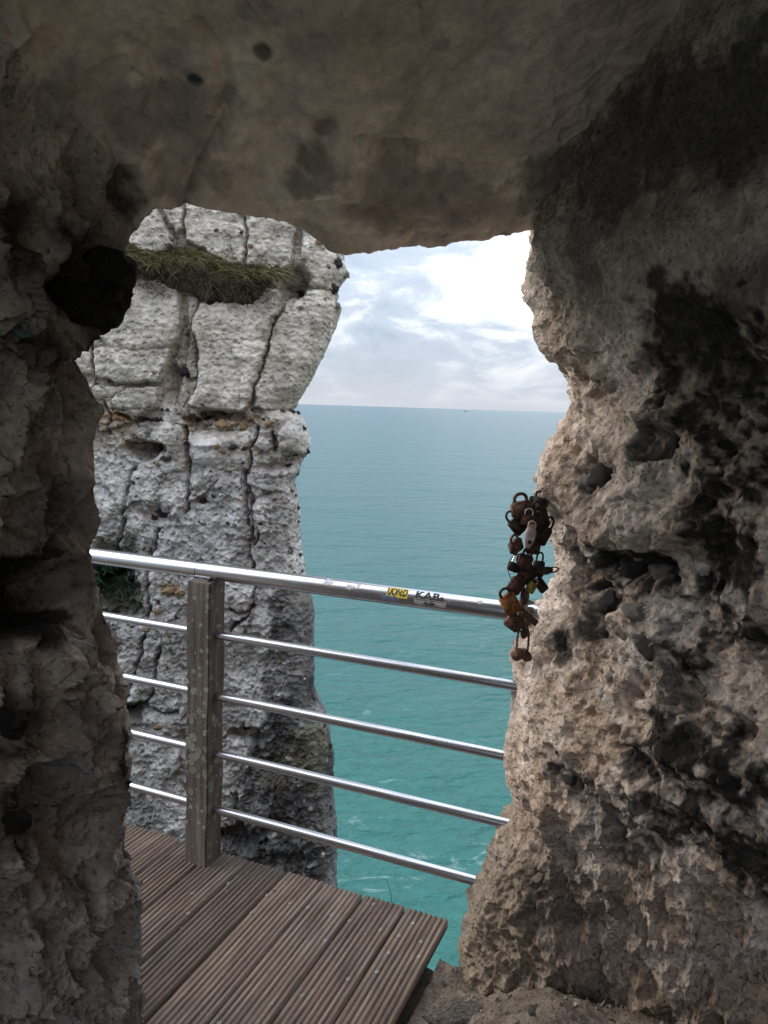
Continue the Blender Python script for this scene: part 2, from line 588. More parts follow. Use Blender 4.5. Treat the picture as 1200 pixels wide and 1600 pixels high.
def attr_mat(name, rough=0.8, trans=0.0):
    m, t, b = new_mat(name)
    a = nd(t, 'ShaderNodeAttribute', attribute_name='tint')
    g = nd(t, 'ShaderNodeNewGeometry')
    n = nd(t, 'ShaderNodeTexNoise', i_Scale=60.0, i_Detail=3.0)
    t.links.new(g.outputs['Position'], n.inputs['Vector'])
    c = mixc(t, 1.0, a.outputs['Color'], ramp(t, n.outputs[0], [(0.3, 0.7), (0.7, 1.3)]), 'MULTIPLY')
    t.links.new(c, b.inputs['Base Color'])
    b.inputs['Roughness'].default_value = rough
    b.inputs['Specular IOR Level'].default_value = 0.25
    return m


M_GRASS = attr_mat('grass_blades')
M_CHIP = attr_mat('loose_chips')

# ------------------------------------------------------------------ sea
SEA_Z = -62.0
M_SEA, t, b = new_mat('sea_water')
g = nd(t, 'ShaderNodeNewGeometry')
sp = nd(t, 'ShaderNodeSeparateXYZ')
t.links.new(g.outputs['Position'], sp.inputs[0])
rot = nd(t, 'ShaderNodeMapping')
rot.inputs['Rotation'].default_value = (0, 0, math.radians(-14))
rot.inputs['Scale'].default_value = (0.55, 1.0, 1.0)
t.links.new(g.outputs['Position'], rot.inputs[0])


def wn(scale, detail, rough=0.5, dist=0.0):
    q = nd(t, 'ShaderNodeTexNoise', i_Scale=scale, i_Detail=detail, i_Roughness=rough, i_Distortion=dist)
    t.links.new(rot.outputs[0], q.inputs['Vector'])
    return q.outputs[0]


w1 = wn(0.42, 5, 0.6, 0.3)
w2 = wn(0.11, 3, 0.5, 0.4)
w3 = wn(0.022, 2)
h = math_n(t, 'ADD', math_n(t, 'MULTIPLY', w1, 0.9), math_n(t, 'ADD', math_n(t, 'MULTIPLY', w2, 2.2), math_n(t, 'MULTIPLY', w3, 4.0)))
bp = nd(t, 'ShaderNodeBump', i_Strength=1.0, i_Distance=2.3)
t.links.new(h, bp.inputs['Height'])
t.links.new(bp.outputs[0], b.inputs['Normal'])
# green to grey-blue with distance: haze and sky reflection painted in; broad drifting patches
dist_ = nd(t, 'ShaderNodeVectorMath', operation='LENGTH')
t.links.new(g.outputs['Position'], dist_.inputs[0])
lg = math_n(t, 'LOGARITHM', dist_.outputs['Value'], 10.0)
pat = wn(0.012, 4, 0.55, 0.6)
lgp = math_n(t, 'ADD', lg, math_n(t, 'MULTIPLY', math_n(t, 'SUBTRACT', pat, 0.5), 0.5))
fac = math_n(t, 'MULTIPLY', math_n(t, 'SUBTRACT', lgp, 1.9), 0.55, True)
water = ramp(t, fac, [(0.0, (0.020, 0.108, 0.092)), (0.25, (0.024, 0.106, 0.102)), (0.55, (0.032, 0.100, 0.112)), (1.0, (0.040, 0.096, 0.115))])
foam = wn(0.16, 7, 0.72, 1.2)
fband = wn(0.03, 3, 0.5)
fm = math_n(t, 'ADD', foam, math_n(t, 'MULTIPLY', fband, 0.35))
near = ramp(t, fac, [(0.05, 1.0), (0.3, 0.25), (0.5, 0.0)])
fmask = math_n(t, 'MULTIPLY', ramp(t, fm, [(0.775, 0.0), (0.92, 0.45)]), near)
t.links.new(mixc(t, fmask, water, (0.55, 0.62, 0.62)), b.inputs['Base Color'])
b.inputs['Roughness'].default_value = 0.26
b.inputs['IOR'].default_value = 1.333
b.inputs['Specular IOR Level'].default_value = 0.33
R0, R1 = 20.0, 60000.0
rad = np.geomspace(R0, R1, 40)
ang = np.linspace(0, 2 * math.pi, 97)
rr, aa = np.meshgrid(rad, ang, indexing='ij')
P = np.stack([rr * np.cos(aa), rr * np.sin(aa), np.full(rr.shape, SEA_Z)], -1)
me = mesh_np('sea', P.reshape(-1, 3), grid_faces(*rr.shape)[:, ::-1])
o = link('sea', me, M_SEA)
tag(o, 'open green-blue sea with small ripples reaching the horizon', 'sea', kind='structure')

# far ship on the horizon
d = ray(728, 637)
hd = Vector((d[0], d[1], 0)).normalized()
sp_ = hd * 15000.0
bm = bmesh.new()


def box(bm, c, s, rz=0.0, mi=0, top=1.0):
    vs = []
    for z in (-1, 1):
        k = top if z > 0 else 1.0
        for x, y in ((-1, -1), (1, -1), (1, 1), (-1, 1)):
            X, Y = x * s[0] / 2 * k, y * s[1] / 2 * k
            vs.append(bm.verts.new((c[0] + X * math.cos(rz) - Y * math.sin(rz), c[1] + X * math.sin(rz) + Y * math.cos(rz), c[2] + z * s[2] / 2)))
    for q in ((0, 3, 2, 1), (4, 5, 6, 7), (0, 1, 5, 4), (1, 2, 6, 5), (2, 3, 7, 6), (3, 0, 4, 7)):
        bm.faces.new([vs[i] for i in q]).material_index = mi


root = empty('ship', (sp_.x, sp_.y, SEA_Z))
root.scale = (0.5, 0.5, 0.6)
root.rotation_euler.z = math.atan2(hd.y, hd.x) - math.pi / 2 + 0.2
# hull with raked bow, built along x
prof = [(-95, 0), (-92, 14), (70, 14), (92, 19), (112, 22), (100, 0)]
lo_, hi_ = [], []
for x, z in prof:
    w = 13 if x < 60 else (8 if x < 95 else 1)
    lo_.append(bm.verts.new((x, -w, z)))
    hi_.append(bm.verts.new((x, w, z)))
bm.faces.new(lo_)
bm.faces.new(list(reversed(hi_)))
for i in range(len(prof)):
    j = (i + 1) % len(prof)
    bm.faces.new((lo_[i], hi_[i], hi_[j], lo_[j]))
link('hull', bm_mesh('hull', bm), M_HULL, root, False)
bm = bmesh.new()
box(bm, (-62, 0, 25), (36, 22, 22))
box(bm, (-60, 0, 40), (18, 20, 8))
link('bridge_house', bm_mesh('bridge_house', bm), M_HULL, root, False)
bm = bmesh.new()
tube(bm, [(-70, 0, 36), (-70, 0, 52)], 4, 8)
link('funnel', bm_mesh('funnel', bm), M_HULL, root, False)
tag(root, 'tiny grey ship far away on the horizon line', 'ship')

# ------------------------------------------------------------------ axes of the lookout: rail line and board direction
AZ = math.radians(113.0)
RD = np.array([math.sin(AZ), math.cos(AZ), 0])      # along the railing, to the right and nearer
ND = np.array([-RD[1], RD[0], 0])                   # outwards over the sea, along the boards
if ND[1] < 0:
    ND = -ND
CORNER = at_z(700, 1437, 0.0)                        # outer right corner of the boardwalk


def uv(a, b, z=0.0):
    return CORNER + RD * a + ND * b + np.array([0, 0, z])


# ------------------------------------------------------------------ flint nodule meshes (shared)
def lump_mesh(name, seed, sub=2, amp=0.35, sc=1.6, squash=(1, 1, 1)):
    bm = bmesh.new()
    bmesh.ops.create_icosphere(bm, subdivisions=sub, radius=1.0)
    V = np.array([v.co[:] for v in bm.verts])
    dd = 1 + amp * fbm(V * sc + seed * 3.7, 3)
    for v, k in zip(bm.verts, dd):
        v.co *= float(k)
        v.co = Vector((v.co.x * squash[0], v.co.y * squash[1], v.co.z * squash[2]))
    me = bm_mesh(name, bm)
    me.polygons.foreach_set('use_smooth', [True] * len(me.polygons))
    return me


LUMPS = {}
for mname, mt in (('black', M_FLINT), ('grey', M_FLINT_GREY), ('rust', M_FLINT_RUST), ('rind', M_RIND), ('stone', M_STONE), ('soot', M_SOOT)):
    LUMPS[mname] = []
    for k in range(4):
        me = lump_mesh('flint_' + mname, k + len(LUMPS) * 5, 3, 0.8, 1.5)
        me.materials.append(mt)
        LUMPS[mname].append(me)


def lump(name, kind, loc, size, parent, rot=None, k=None):
    o = bpy.data.objects.new(name, LUMPS[kind][random.randrange(4) if k is None else k])
    o.location = loc
    o.scale = size
    o.rotation_euler = rot or (random.uniform(-.5, .5), random.uniform(-.5, .5), random.uniform(0, 6.28))
    if parent:
        o.parent = parent
    COL.objects.link(o)
    return o


# ------------------------------------------------------------------ surface with authored features
class Surf:
    def __init__(self, P, flip=False):
        self.P = P
        self.n, self.m = P.shape[:2]
        self.N = grid_normals(P)
        if flip:
            self.N = -self.N
        self.V = P.reshape(-1, 3)
        self.Nv = self.N.reshape(-1, 3)
        self.px, self.py = project(self.V)
        self.depth = (self.V - CAM) @ _f
        self.front = (((CAM - self.V) * self.Nv).sum(1) > 0) & (self.depth > 0.2)
        self.D = np.zeros(len(self.V))

    def find(self, px, py):
        d = (self.px - px) ** 2 + (self.py - py) ** 2 + np.where(self.front, 0, 1e9) + 2.0 * self.depth
        i = int(np.argmin(d))
        return i

    def blob(self, px, py, rx, ry, warp=None):
        """1 at the point, 0 outside an upright ellipsoid rx, ry (photo pixels turned to metres there)"""
        i = self.find(px, py)
        c = self.V[i]
        s = self.depth[i] / F_PX
        q = self.V - c
        d = np.sqrt((q[:, 0] ** 2 + q[:, 1] ** 2) / (rx * s * 1.15) ** 2 + q[:, 2] ** 2 / (ry * s) ** 2)
        if warp is not None:
            d = d + warp
        return np.clip(1 - d, 0, 1)

    def final(self):
        return (self.P + self.N * self.D.reshape(self.n, self.m, 1)).astype(np.float32)


# ------------------------------------------------------------------ cave: left wall and ceiling, one swept rim
rim_px = [(262, 1760, 1.64), (240, 1650, 1.62), (232, 1600, 1.60), (222, 1500, 1.58), (214, 1400, 1.56), (200, 1330, 1.55), (194, 1260, 1.54), (195, 1200, 1.53),
          (190, 1150, 1.52), (185, 1080, 1.51), (182, 1000, 1.50), (166, 950, 1.49), (140, 912, 1.48), (138, 860, 1.48), (155, 800, 1.48),
          (150, 730, 1.48), (150, 700, 1.48), (166, 640, 1.48), (142, 600, 1.49), (122, 560, 1.49), (118, 537, 1.49), (160, 519, 1.50),
          (172, 500, 1.50), (176, 470, 1.51), (192, 452, 1.52), (196, 420, 1.53), (196, 385, 1.55), (205, 357, 1.58), (240, 331, 1.62), (300, 321, 1.68),
          (350, 331, 1.73), (400, 340, 1.77), (450, 346, 1.81), (480, 362, 1.84), (510, 392, 1.87), (540, 397, 1.89), (580, 390, 1.92),
          (612, 389, 1.94), (645, 379, 1.96), (652, 378, 1.96), (668, 385, 1.97), (692, 383, 1.98), (722, 372, 2.0), (735, 375, 2.0), (760, 376, 2.01), (775, 369, 2.02), (795, 370, 2.02),
          (800, 364, 2.03), (835, 357, 2.04), (870, 340, 2.05), (930, 322, 2.07), (1010, 300, 2.10), (1150, 270, 2.15)]
rim = np.array([[*at(x, y, Y), x, y] for x, y, Y in rim_px])
rim = resample(rim, step=0.0034)
nS = len(rim)
for k in range(3):
    rim[:, k] = smooth1(rim[:, k], 3)
tin = np.concatenate([-np.geomspace(0.0045, 3.2, 66)[::-1], np.linspace(0, 0.62, 175)[0:], 0.62 + np.geomspace(0.006, 1.9, 45)])
nT = len(tin)
pxr, pyr = rim[:, 3], rim[:, 4]
arc = np.arange(nS)
i_a = int(np.argmin((pxr - 196) ** 2 + (pyr - 470) ** 2))
i_b = int(np.argmin((pxr - 400) ** 2 + (pyr - 340) ** 2))
wc = sstep(i_a, i_b, arc)[:, None]                    # 0 wall .. 1 ceiling
smoothrim = np.stack([smooth1(rim[:, k], 40) for k in range(3)], 1)
T = tin[None, :]
ti, to = np.maximum(T, 0), np.maximum(-T, 0)
fade = np.exp(-(ti / 0.16) - (to / 0.25))             # the rim's small wiggles die out inwards
Q = smoothrim[:, None, :] + (rim[:, :3] - smoothrim)[:, None, :] * fade[..., None]
w4 = 4 * wc * (1 - wc)
dx = (-0.40 * (1 - wc)) * ti - 0.10 * w4 * ti
rightend = sstep(600, 1000, pxr)[:, None]
dz = wc * (0.44 - 0.10 * rightend) * (1 - np.exp(-ti / 0.55)) + 0.10 * w4 * ti
tu, tb = np.minimum(to, 0.9), np.maximum(to - 0.9, 0)      # the brow goes up a little, then back as the top of the rock
dx = dx - (1 - wc) * (0.5 * tu + 1.0 * tb)
dy = -ti + (1 - wc) * (0.30 * tu - 0.25 * tb) + wc * (0.30 * tu - 0.9 * tb)
dz = dz + wc * (1.1 * tu + 0.12 * tb) + 0.2 * w4 * tu
Q = Q + np.stack([dx, dy + 0 * dx, dz + 0 * dx], -1)
sf = Surf(Q, False)
# normals must look into the cave: test on the ceiling
if sf.N[int(nS * 0.8), 100, 2] > 0:
    sf = Surf(Q, True)
V = sf.V
wcv = np.repeat(wc, nT, 1).ravel()
tv = np.tile(tin, nS)
wall = 1 - wcv
vs = V * np.array([1, 1, 0.62])
lowz = sstep(1.0, 0.3, V[:, 2])
vw = dwarp(vs, 0.05, 5)
D = 0.060 * fbm(V * 2.6 + 4, 3) * (0.30 + 0.70 * wall)
D += wall * (0.045 * fbm(vs * 6 + 8, 3) + 0.030 * ridged(vw * np.array([7, 7, 6]) + 2, 3) - 0.02)
D += wall * (0.055 * (scallop(vw * 7.0 + 3) - 0.6) + 0.026 * (scallop(vw * 17 + 7) - 0.6) + 0.009 * (scallop(dwarp(vs, .02, 20) * 42) - 0.6))
D -= wall * 0.040 * pits(vw * 5.0 + 31, 0.25, 0.55, 0.5)
D += wall * (0.016 * fbm(V * 30, 4) + 0.006 * fbm(V * 85, 3) + lowz * (0.016 * ridged(V * np.array([30, 30, 18]), 3) + 0.010 * fbm(V * 60, 3)))
# ceiling: smooth, gently scooped
D += wcv * (0.024 * fbm(V * 5.5 + 21, 3) + 0.006 * fbm(V * 20, 4) + 0.0035 * fbm(V * 60, 4) + 0.010 * (scallop(dwarp(V, .06, 6) * 9) - .6) + 0.002 * ridged(V * np.array([40, 60, 40]), 3))
D -= wcv * 0.010 * pits(V * 9 + 5, 0.1, 0.35, 0.25)
rimj = np.exp(-np.abs(tv) / 0.05)
D += wcv * rimj * (0.022 * fbm(V * 18 + 3, 4) + 0.008 * ridged(V * 40, 3))
lw = 0.35 * fbm(V * 9, 3)
FEAT_L = [(150, 445, 55, 62, 0.05), (45, 930, 75, 55, .10), (95, 905, 50, 40, .05), (30, 790, 40, 60, .04), (120, 800, 45, 42, .035), (60, 1220, 42, 40, .05), (165, 1180, 12, 45, .05),
          (25, 1130, 30, 25, .04), (30, 1280, 22, 22, .04), (130, 1390, 16, 45, .04), (20, 360, 40, 40, .05), (60, 420, 30, 60, .04), (195, 300, 25, 45, .03),
          (120, 280, 30, 60, .02), (165, 1010, 18, 32, .03), (110, 1065, 25, 14, .03), (65, 1150, 22, 20, .03), (280, 200, 60, 80, .010), (410, 75, 8, 6, .004), (305, 125, 8, 6, .004), (500, 210, 22, 60, .012)]
for (x, y, rx, ry, dp) in FEAT_L:
    D -= 1.2 * dp * sstep(0.05, 0.55, sf.blob(x, y, rx * 1.3, ry * 1.3, lw * 0.7 + 0.2 * fbm(V * 24, 3)))
for (x, y, rx, ry, dp) in [(110, 1030, 60, 50, .05), (60, 690, 60, 120, .03), (150, 960, 25, 40, .02), (600, 320, 170, 50, .03)]:
    D += dp * sstep(0.0, 0.8, sf.blob(x, y, rx * 1.3, ry * 1.3, lw * 0.4))
for line, dp, wd in [([(318, 40), (350, 110), (359, 150), (345, 195), (322, 250), (296, 318)], .020, .010), ([(215, 60), (250, 100), (262, 150)], .012, .008), ([(560, 215), (640, 225), (700, 260), (800, 265)], .010, .010), ([(640, 60), (655, 110), (700, 120), (790, 70)], .006, .008), ([(430, 330), (520, 300), (640, 335), (760, 320)], .012, .012)]:
    q3 = np.array([sf.V[sf.find(x, y)] for x, y in line])
    vw3 = V + 0.02 * np.stack([fbm(V * 9 + 3, 3)] * 3, 1)
    D -= dp * np.exp(-(seg_dist(vw3, q3, False) / wd) ** 2) + 0.4 * dp * np.exp(-(seg_dist(vw3, q3, False) / (5 * wd)) ** 2)
keep = 0.35 + 0.65 * sstep(0, 0.06, np.abs(tv))       # keep the traced rim
sf.D = D * keep
Pn = sf.final()
# colours
nA, nB, nC = fbm(V * 2.2 + 30, 4), fbm(V * 7 + 12, 4), fbm(V * 22 + 2, 3)
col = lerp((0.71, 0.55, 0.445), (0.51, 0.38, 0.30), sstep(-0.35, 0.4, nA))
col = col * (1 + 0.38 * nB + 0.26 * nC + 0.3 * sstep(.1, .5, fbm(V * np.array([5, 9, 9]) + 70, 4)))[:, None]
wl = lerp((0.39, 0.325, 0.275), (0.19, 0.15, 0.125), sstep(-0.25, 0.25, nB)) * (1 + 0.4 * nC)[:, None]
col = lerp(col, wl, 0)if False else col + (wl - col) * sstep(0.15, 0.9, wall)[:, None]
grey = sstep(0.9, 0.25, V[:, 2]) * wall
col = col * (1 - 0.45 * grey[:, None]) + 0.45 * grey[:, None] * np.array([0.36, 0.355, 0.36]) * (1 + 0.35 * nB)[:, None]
dark_mask = np.zeros(len(V))  # stains, plus shade painted into hollows, lip underside and pillar crease
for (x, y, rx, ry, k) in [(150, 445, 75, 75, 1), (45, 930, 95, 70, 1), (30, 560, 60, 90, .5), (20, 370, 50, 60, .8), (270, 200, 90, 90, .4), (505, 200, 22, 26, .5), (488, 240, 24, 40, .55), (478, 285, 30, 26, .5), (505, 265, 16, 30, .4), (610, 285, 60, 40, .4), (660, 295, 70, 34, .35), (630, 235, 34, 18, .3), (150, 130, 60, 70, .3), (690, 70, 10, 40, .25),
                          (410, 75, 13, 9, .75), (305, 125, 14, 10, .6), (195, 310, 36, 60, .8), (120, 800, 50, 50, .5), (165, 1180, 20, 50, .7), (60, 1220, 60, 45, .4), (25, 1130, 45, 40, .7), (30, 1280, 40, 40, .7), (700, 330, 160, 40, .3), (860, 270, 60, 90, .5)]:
    dark_mask = np.maximum(dark_mask, k * sstep(0.05, 0.55, sf.blob(x, y, rx * 1.45, ry * 1.45, 1.1 * lw + 0.6 * nB + 0.45 * nC)))
col = lerp(col, col * 0.0 + np.array([0.032, 0.027, 0.024]), dark_mask) if False else col * (1 - dark_mask)[:, None] + dark_mask[:, None] * np.array([0.034, 0.028, 0.025])
# faint blue graffiti paint on the wall low down and a green fleck above
for (x, y, rx, ry, c, k) in [(95, 1185, 26, 26, (0.13, 0.17, 0.25), .22), (118, 1150, 14, 30, (0.13, 0.17, 0.25), .2), (40, 1150, 16, 26, (0.18, 0.22, 0.24), .5), (20, 500, 22, 14, (0.06, 0.13, 0.13), .8), (303, 124, 14, 10, (0.03, 0.07, 0.08), .9)]:
    q = (k * sstep(0.0, 0.5, sf.blob(x, y, rx, ry, 0.5 * lw + 0.5 * nC)))[:, None]
    col = col * (1 - q) + q * np.array(c)
col = np.clip(col, 0.012, 0.8)
NRM = grid_normals(Pn).reshape(-1, 3)
if (NRM * sf.Nv).sum() < 0:
    NRM = -NRM
FQ = grid_faces(nS, nT)
if sf.N[0, 0] @ np.cross(Q[1, 0] - Q[0, 0], Q[0, 1] - Q[0, 0]) < 0:
    FQ = FQ[:, ::-1]
Vn = Pn.reshape(-1, 3)
fw = wcv[FQ].mean(1)
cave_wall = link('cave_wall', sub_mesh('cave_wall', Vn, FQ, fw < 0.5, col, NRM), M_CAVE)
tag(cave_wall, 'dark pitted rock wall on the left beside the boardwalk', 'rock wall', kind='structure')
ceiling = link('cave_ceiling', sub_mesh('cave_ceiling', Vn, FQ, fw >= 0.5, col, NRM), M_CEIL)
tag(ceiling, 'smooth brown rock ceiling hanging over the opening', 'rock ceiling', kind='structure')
CAVE = sf

# black flint hanging out of the wall high up, smaller ones below
for (x, y, Y, s, k) in [(172, 425, 1.50, (.046, .05, .040), 0), (130, 480, 1.46, (.060, .05, .042), 1), (160, 470, 1.49, (.040, .05, .050), 2), (178, 1138, 1.49, (.011, .012, .017), 1), (12, 1128, 1.16, (.03, .03, .02), 2), (28, 1285, 1.16, (.02, .02, .018), 0)]:
    lump('flint_nodule', 'soot', at(x, y, Y), s, cave_wall, (0.2 * k, 0.3, 0.7 * k), k)

# ------------------------------------------------------------------ rock pillar on the right
edge_px = [(838, 300), (838, 355), (835, 380), (829, 405), (821, 440), (822, 460), (829, 480), (832, 492), (827, 507), (834, 530), (841, 545), (862, 570), (880, 590), (899, 608), (905, 620),
           (897, 632), (893, 645), (886, 660), (870, 680), (852, 700), (842, 715), (835, 730), (834, 755), (838, 778), (850, 800), (857, 830), (867, 868), (871, 890), (868, 912),
           (856, 936), (835, 965), (823, 985), (815, 1010), (813, 1040), (818, 1068), (803, 1105), (795, 1125), (791, 1150), (789, 1190), (789, 1230), (799, 1258), (797, 1286), (777, 1300), (768, 1330),
           (763, 1380), (745, 1430), (730, 1460), (722, 1492)]
YE = 2.05
ed = np.array([at(x, y, YE) for x, y in edge_px])
zs_desc = ed[:, 2]
zz = np.concatenate([np.linspace(3.3, 2.35, 14)[:-1], np.linspace(2.35, -0.12, 690), np.linspace(-0.12, -4.0, 24)[1:]])
xe = np.interp(zz, zs_desc[::-1], ed[::-1, 0])
xe = smooth1(xe, 2)
xs = smooth1(xe, 60)
Cx = [2.6, 1.5, .75, .30, .10, 0, .045, .13, .30, .52, .76, .98, 1.08, 1.10]
Cy = [2.2, 1.5, .95, .50, .20, 0, -.10, -.22, -.38, -.54, -.74, -1.05, -1.7, -3.6]
Cs = [-3.4, -2.3, -1.36, -.60, -.22, 0, .11, .26, .49, .76, 1.07, 1.45, 2.1, 4.0]
sv = np.concatenate([np.linspace(-3.4, -.3, 40)[:-1], np.linspace(-.3, -.03, 40)[:-1], np.linspace(-.03, 0.95, 330)[:-1], np.linspace(.95, 1.5, 80)[:-1], np.linspace(1.5, 4.0, 24)])
cxv, cyv = spline(Cs, Cx, sv), spline(Cs, Cy, sv)
fd = np.exp(-np.abs(sv) / 0.10)
upz = sstep(0.25, 0.95, zz)[:, None] * (sv[None] > 0)          # above the foot the face turns in towards the cave
cyv2 = cyv[None] * (1 + 0.45 * upz)
cxv2 = cxv[None] * (1 - 0.36 * upz)
Xg = xs[:, None] + (xe - xs)[:, None] * fd[None] + cxv2
Yg = YE + cyv2 + 0 * Xg
Zg = zz[:, None] + 0 * Xg
# the foot spreads towards the cave, the top leans in under the ceiling
foot = sstep(0.55, 0.0, zz)[:, None] * sstep(0.12, 0.5, sv)[None]
Yg = Yg + 0.16 * foot
Xg = Xg + 0.10 * foot
lean = sstep(1.55, 2.3, zz)[:, None] * sstep(0.12, 0.6, sv)[None]
Xg = Xg - 0.03 * lean
Q = np.stack([Xg, Yg, Zg], -1)
sf = Surf(Q, False)
if sf.N[350, 200, 1] > 0:
    sf = Surf(Q, True)
V = sf.V
svv = np.tile(sv, len(zz))
zv = V[:, 2]
vg = V * np.array([1, 1, 0.45])
low = sstep(0.95, 0.45, zv)                      # honeycombed lower half
mid = sstep(0.75, 1.0, zv) * sstep(1.95, 1.6, zv)
top = sstep(1.62, 1.85, zv)
inn = sstep(0.0, 0.25, svv)
vw = dwarp(V, 0.03, 9)
vgw = dwarp(vg, 0.03, 9)
D = 0.070 * fbm(V * 3.1 + 2, 3)
D += mid * (0.040 * fbm(V * 9 + 5, 3) + 0.014 * ridged(vw * 12 + 1, 3) - .008 + 0.022 * (scallop(vw * 11 + 11) - .6))
D += (1 - top) * (0.009 * (scallop(vw * 27 + 6) - .6) + 0.011 * fbm(V * 34, 4) + 0.003 * ridged(V * 80, 3))
D -= (1 - top) * (0.030 * pits(vw * 14 + 23, 0.25, 0.62, 0.42) + 0.018 * pits(vw * 26 + 53, 0.25, 0.62, 0.45))
D -= (1 - top) * (0.010 * pits(vw * 38 + 6, 0.15, 0.5, 0.6) + 0.005 * pits(V * 85 + 6, 0.15, 0.5, 0.6))
D += low * inn * (0.036 * (scallop(vgw * np.array([15, 15, 13]) + 5) - .6) + 0.015 * (scallop(dwarp(vg, .02, 20) * np.array([36, 36, 40]) + 9) - .6) + 0.016 * fbm(vg * 30, 3))
D += top * (0.012 * fbm(V * 8, 3) + 0.006 * fbm(V * np.array([40, 40, 14]), 4) + 0.003 * ridged(V * np.array([90, 90, 30]), 3))
D -= top * 0.006 * pits(vw * 22 + 40, 0.1, 0.4, 0.3)
lipz = sstep(0.30, 0.12, np.abs(svv)) * top
D += lipz * (0.020 * (scallop(vw * 18 + 6) - .6) + 0.012 * fbm(V * 34, 4))
earth = sstep(0.62, 0.25, zv) * sstep(0.42, 0.18, svv)     # crumbly earthy outer foot
D += earth * (0.024 * fbm(V * 22 + 9, 4) + 0.010 * ridged(V * 55, 3))
lw = 0.35 * fbm(V * 8 + 3, 3)
l2 = fbm(V * 20 + 8, 4)
l3 = fbm(V * 55 + 8, 3)
HOLES = [(935, 606, 24, 28, .070), (915, 600, 18, 12, .03), (1026, 695, 36, 30, .080), (1055, 690, 14, 12, .05), (930, 745, 40, 40, .045), (925, 775, 20, 15, .03), (925, 880, 42, 44, .060), (1000, 880, 60, 34, .075), (960, 930, 60, 30, .035),
         (935, 960, 26, 50, .04), (878, 1002, 15, 13, .03), (1022, 1014, 26, 18, .035), (1060, 1080, 45, 60, .02), (1085, 780, 26, 18, .03), (875, 1173, 15, 14, .03), (982, 1188, 20, 20, .04), (890, 1215, 26, 16, .02), (935, 1192, 12, 16, .015),
         (915, 1480, 22, 16, .03), (1110, 1120, 80, 20, .03), (990, 1085, 10, 8, .02), (1095, 880, 50, 60, .02), (868, 885, 16, 30, .03), (1030, 438, 16, 16, .006), (1052, 403, 6, 5, .006), (1010, 1210, 30, 26, .035), (1060, 1230, 26, 26, .03), (1130, 1240, 36, 26, .03), (960, 1290, 26, 40, .03), (1010, 1310, 26, 40, .03), (1090, 1320, 40, 30, .03)]
for (x, y, rx, ry, dp) in HOLES:
    D -= 0.75 * dp * sstep(0.08, 0.50, sf.blob(x, y, rx * 1.25, ry * 1.25, 0.7 * lw + 0.35 * l2))
for (x, y, rx, ry, dp) in [(990, 815, 110, 45, .040), (1030, 650, 60, 50, .02), (870, 780, 40, 70, .018), (880, 545, 60, 40, .02), (1080, 830, 40, 30, .02), (1010, 960, 60, 50, .018), (1060, 1180, 60, 14, .025), (900, 690, 60, 50, .015), (1150, 1190, 60, 14, .02)]:
    D += dp * sstep(0.0, 0.8, sf.blob(x, y, rx * 1.3, ry * 1.3, 0.5 * lw))
keep = 0.45 + 0.55 * sstep(0, 0.07, np.abs(svv))
sf.D = D * keep
Pn = sf.final()
nA, nB, nC = fbm(V * 3 + 7, 4), fbm(V * 9 + 3, 4), fbm(V * 30 + 1, 3)
col = lerp((0.62, 0.505, 0.425), (0.42, 0.315, 0.245), sstep(-0.22, 0.25, nB))
col = col + (np.array([0.60, 0.52, 0.46]) - col) * (sstep(0.0, 0.35, nA) * 0.6)[:, None]
ochre = sstep(0.05, 0.4, fbm(V * 5 + 60, 3)) * low
col = col + (np.array([0.34, 0.25, 0.15]) - col) * (0.55 * ochre)[:, None]
col = col + (np.array([0.44, 0.36, 0.285]) - col) * (0.8 * top * inn)[:, None]
col = col * (1 + 0.40 * nC)[:, None]
er = (sstep(0.45, 0.0, zv) * (0.35 + 0.5 * sstep(-.3, .3, nA))) * (1 - 0.65 * sstep(0.35, 0.7, svv))
er = np.maximum(er, 0.85 * earth)
col = col + (np.array([0.20, 0.155, 0.115]) - col) * er[:, None]
nz_ = fbm(V * 11 + 44, 3)
dark_mask = np.zeros(len(V))  # black stains, and dark colour over several of the holes
for (x, y, rx, ry, k) in [(1110, 545, 110, 95, 1.2), (1150, 660, 90, 110, 1.2), (1120, 770, 50, 80, 1.1), (1120, 890, 60, 100, 1.2), (1090, 990, 60, 70, 1.1), (1150, 960, 60, 60, 1), (1140, 480, 60, 40, .8), (1060, 1130, 70, 60, .7), (1100, 1190, 130, 70, 1), (1040, 1270, 95, 70, .95), (1130, 1300, 110, 80, 1),
                          (960, 1300, 60, 60, .75), (900, 1220, 50, 24, .8), (1000, 890, 80, 50, 1.0), (930, 890, 55, 60, .9), (935, 965, 40, 65, .85), (1070, 1060, 45, 50, .75), (930, 745, 48, 46, .75), (1030, 695, 40, 36, .8),
                          (960, 250, 90, 120, .80), (1080, 190, 150, 110, .85), (1180, 150, 120, 130, .9), (920, 380, 45, 90, .55), (1000, 350, 60, 60, .3), (1060, 320, 40, 40, .5), (1030, 438, 22, 22, .9), (1150, 250, 90, 60, .55), (880, 1010, 24, 24, .9), (985, 1190, 26, 26, .9), (1170, 440, 60, 40, .6), (1085, 780, 30, 20, .7), (880, 1390, 60, 70, .5), (940, 1400, 30, 60, .45), (1045, 1410, 20, 50, .35)]:
    dark_mask = np.maximum(dark_mask, np.minimum(k, 1) * sstep(0.06, 0.55 / max(k, 1), sf.blob(x, y, rx * 1.4, ry * 1.4, 1.0 * lw + 0.55 * l2 + 0.25 * l3)))
speck = sstep(0.0, 0.35, l2 + 0.6 * l3 + 0.5 * nz_)
dark_mask = dark_mask * (1 - 0.75 * speck * sstep(1.75, 1.5, zv))
hz_ = sstep(1.7, 2.0, zv)[:, None]
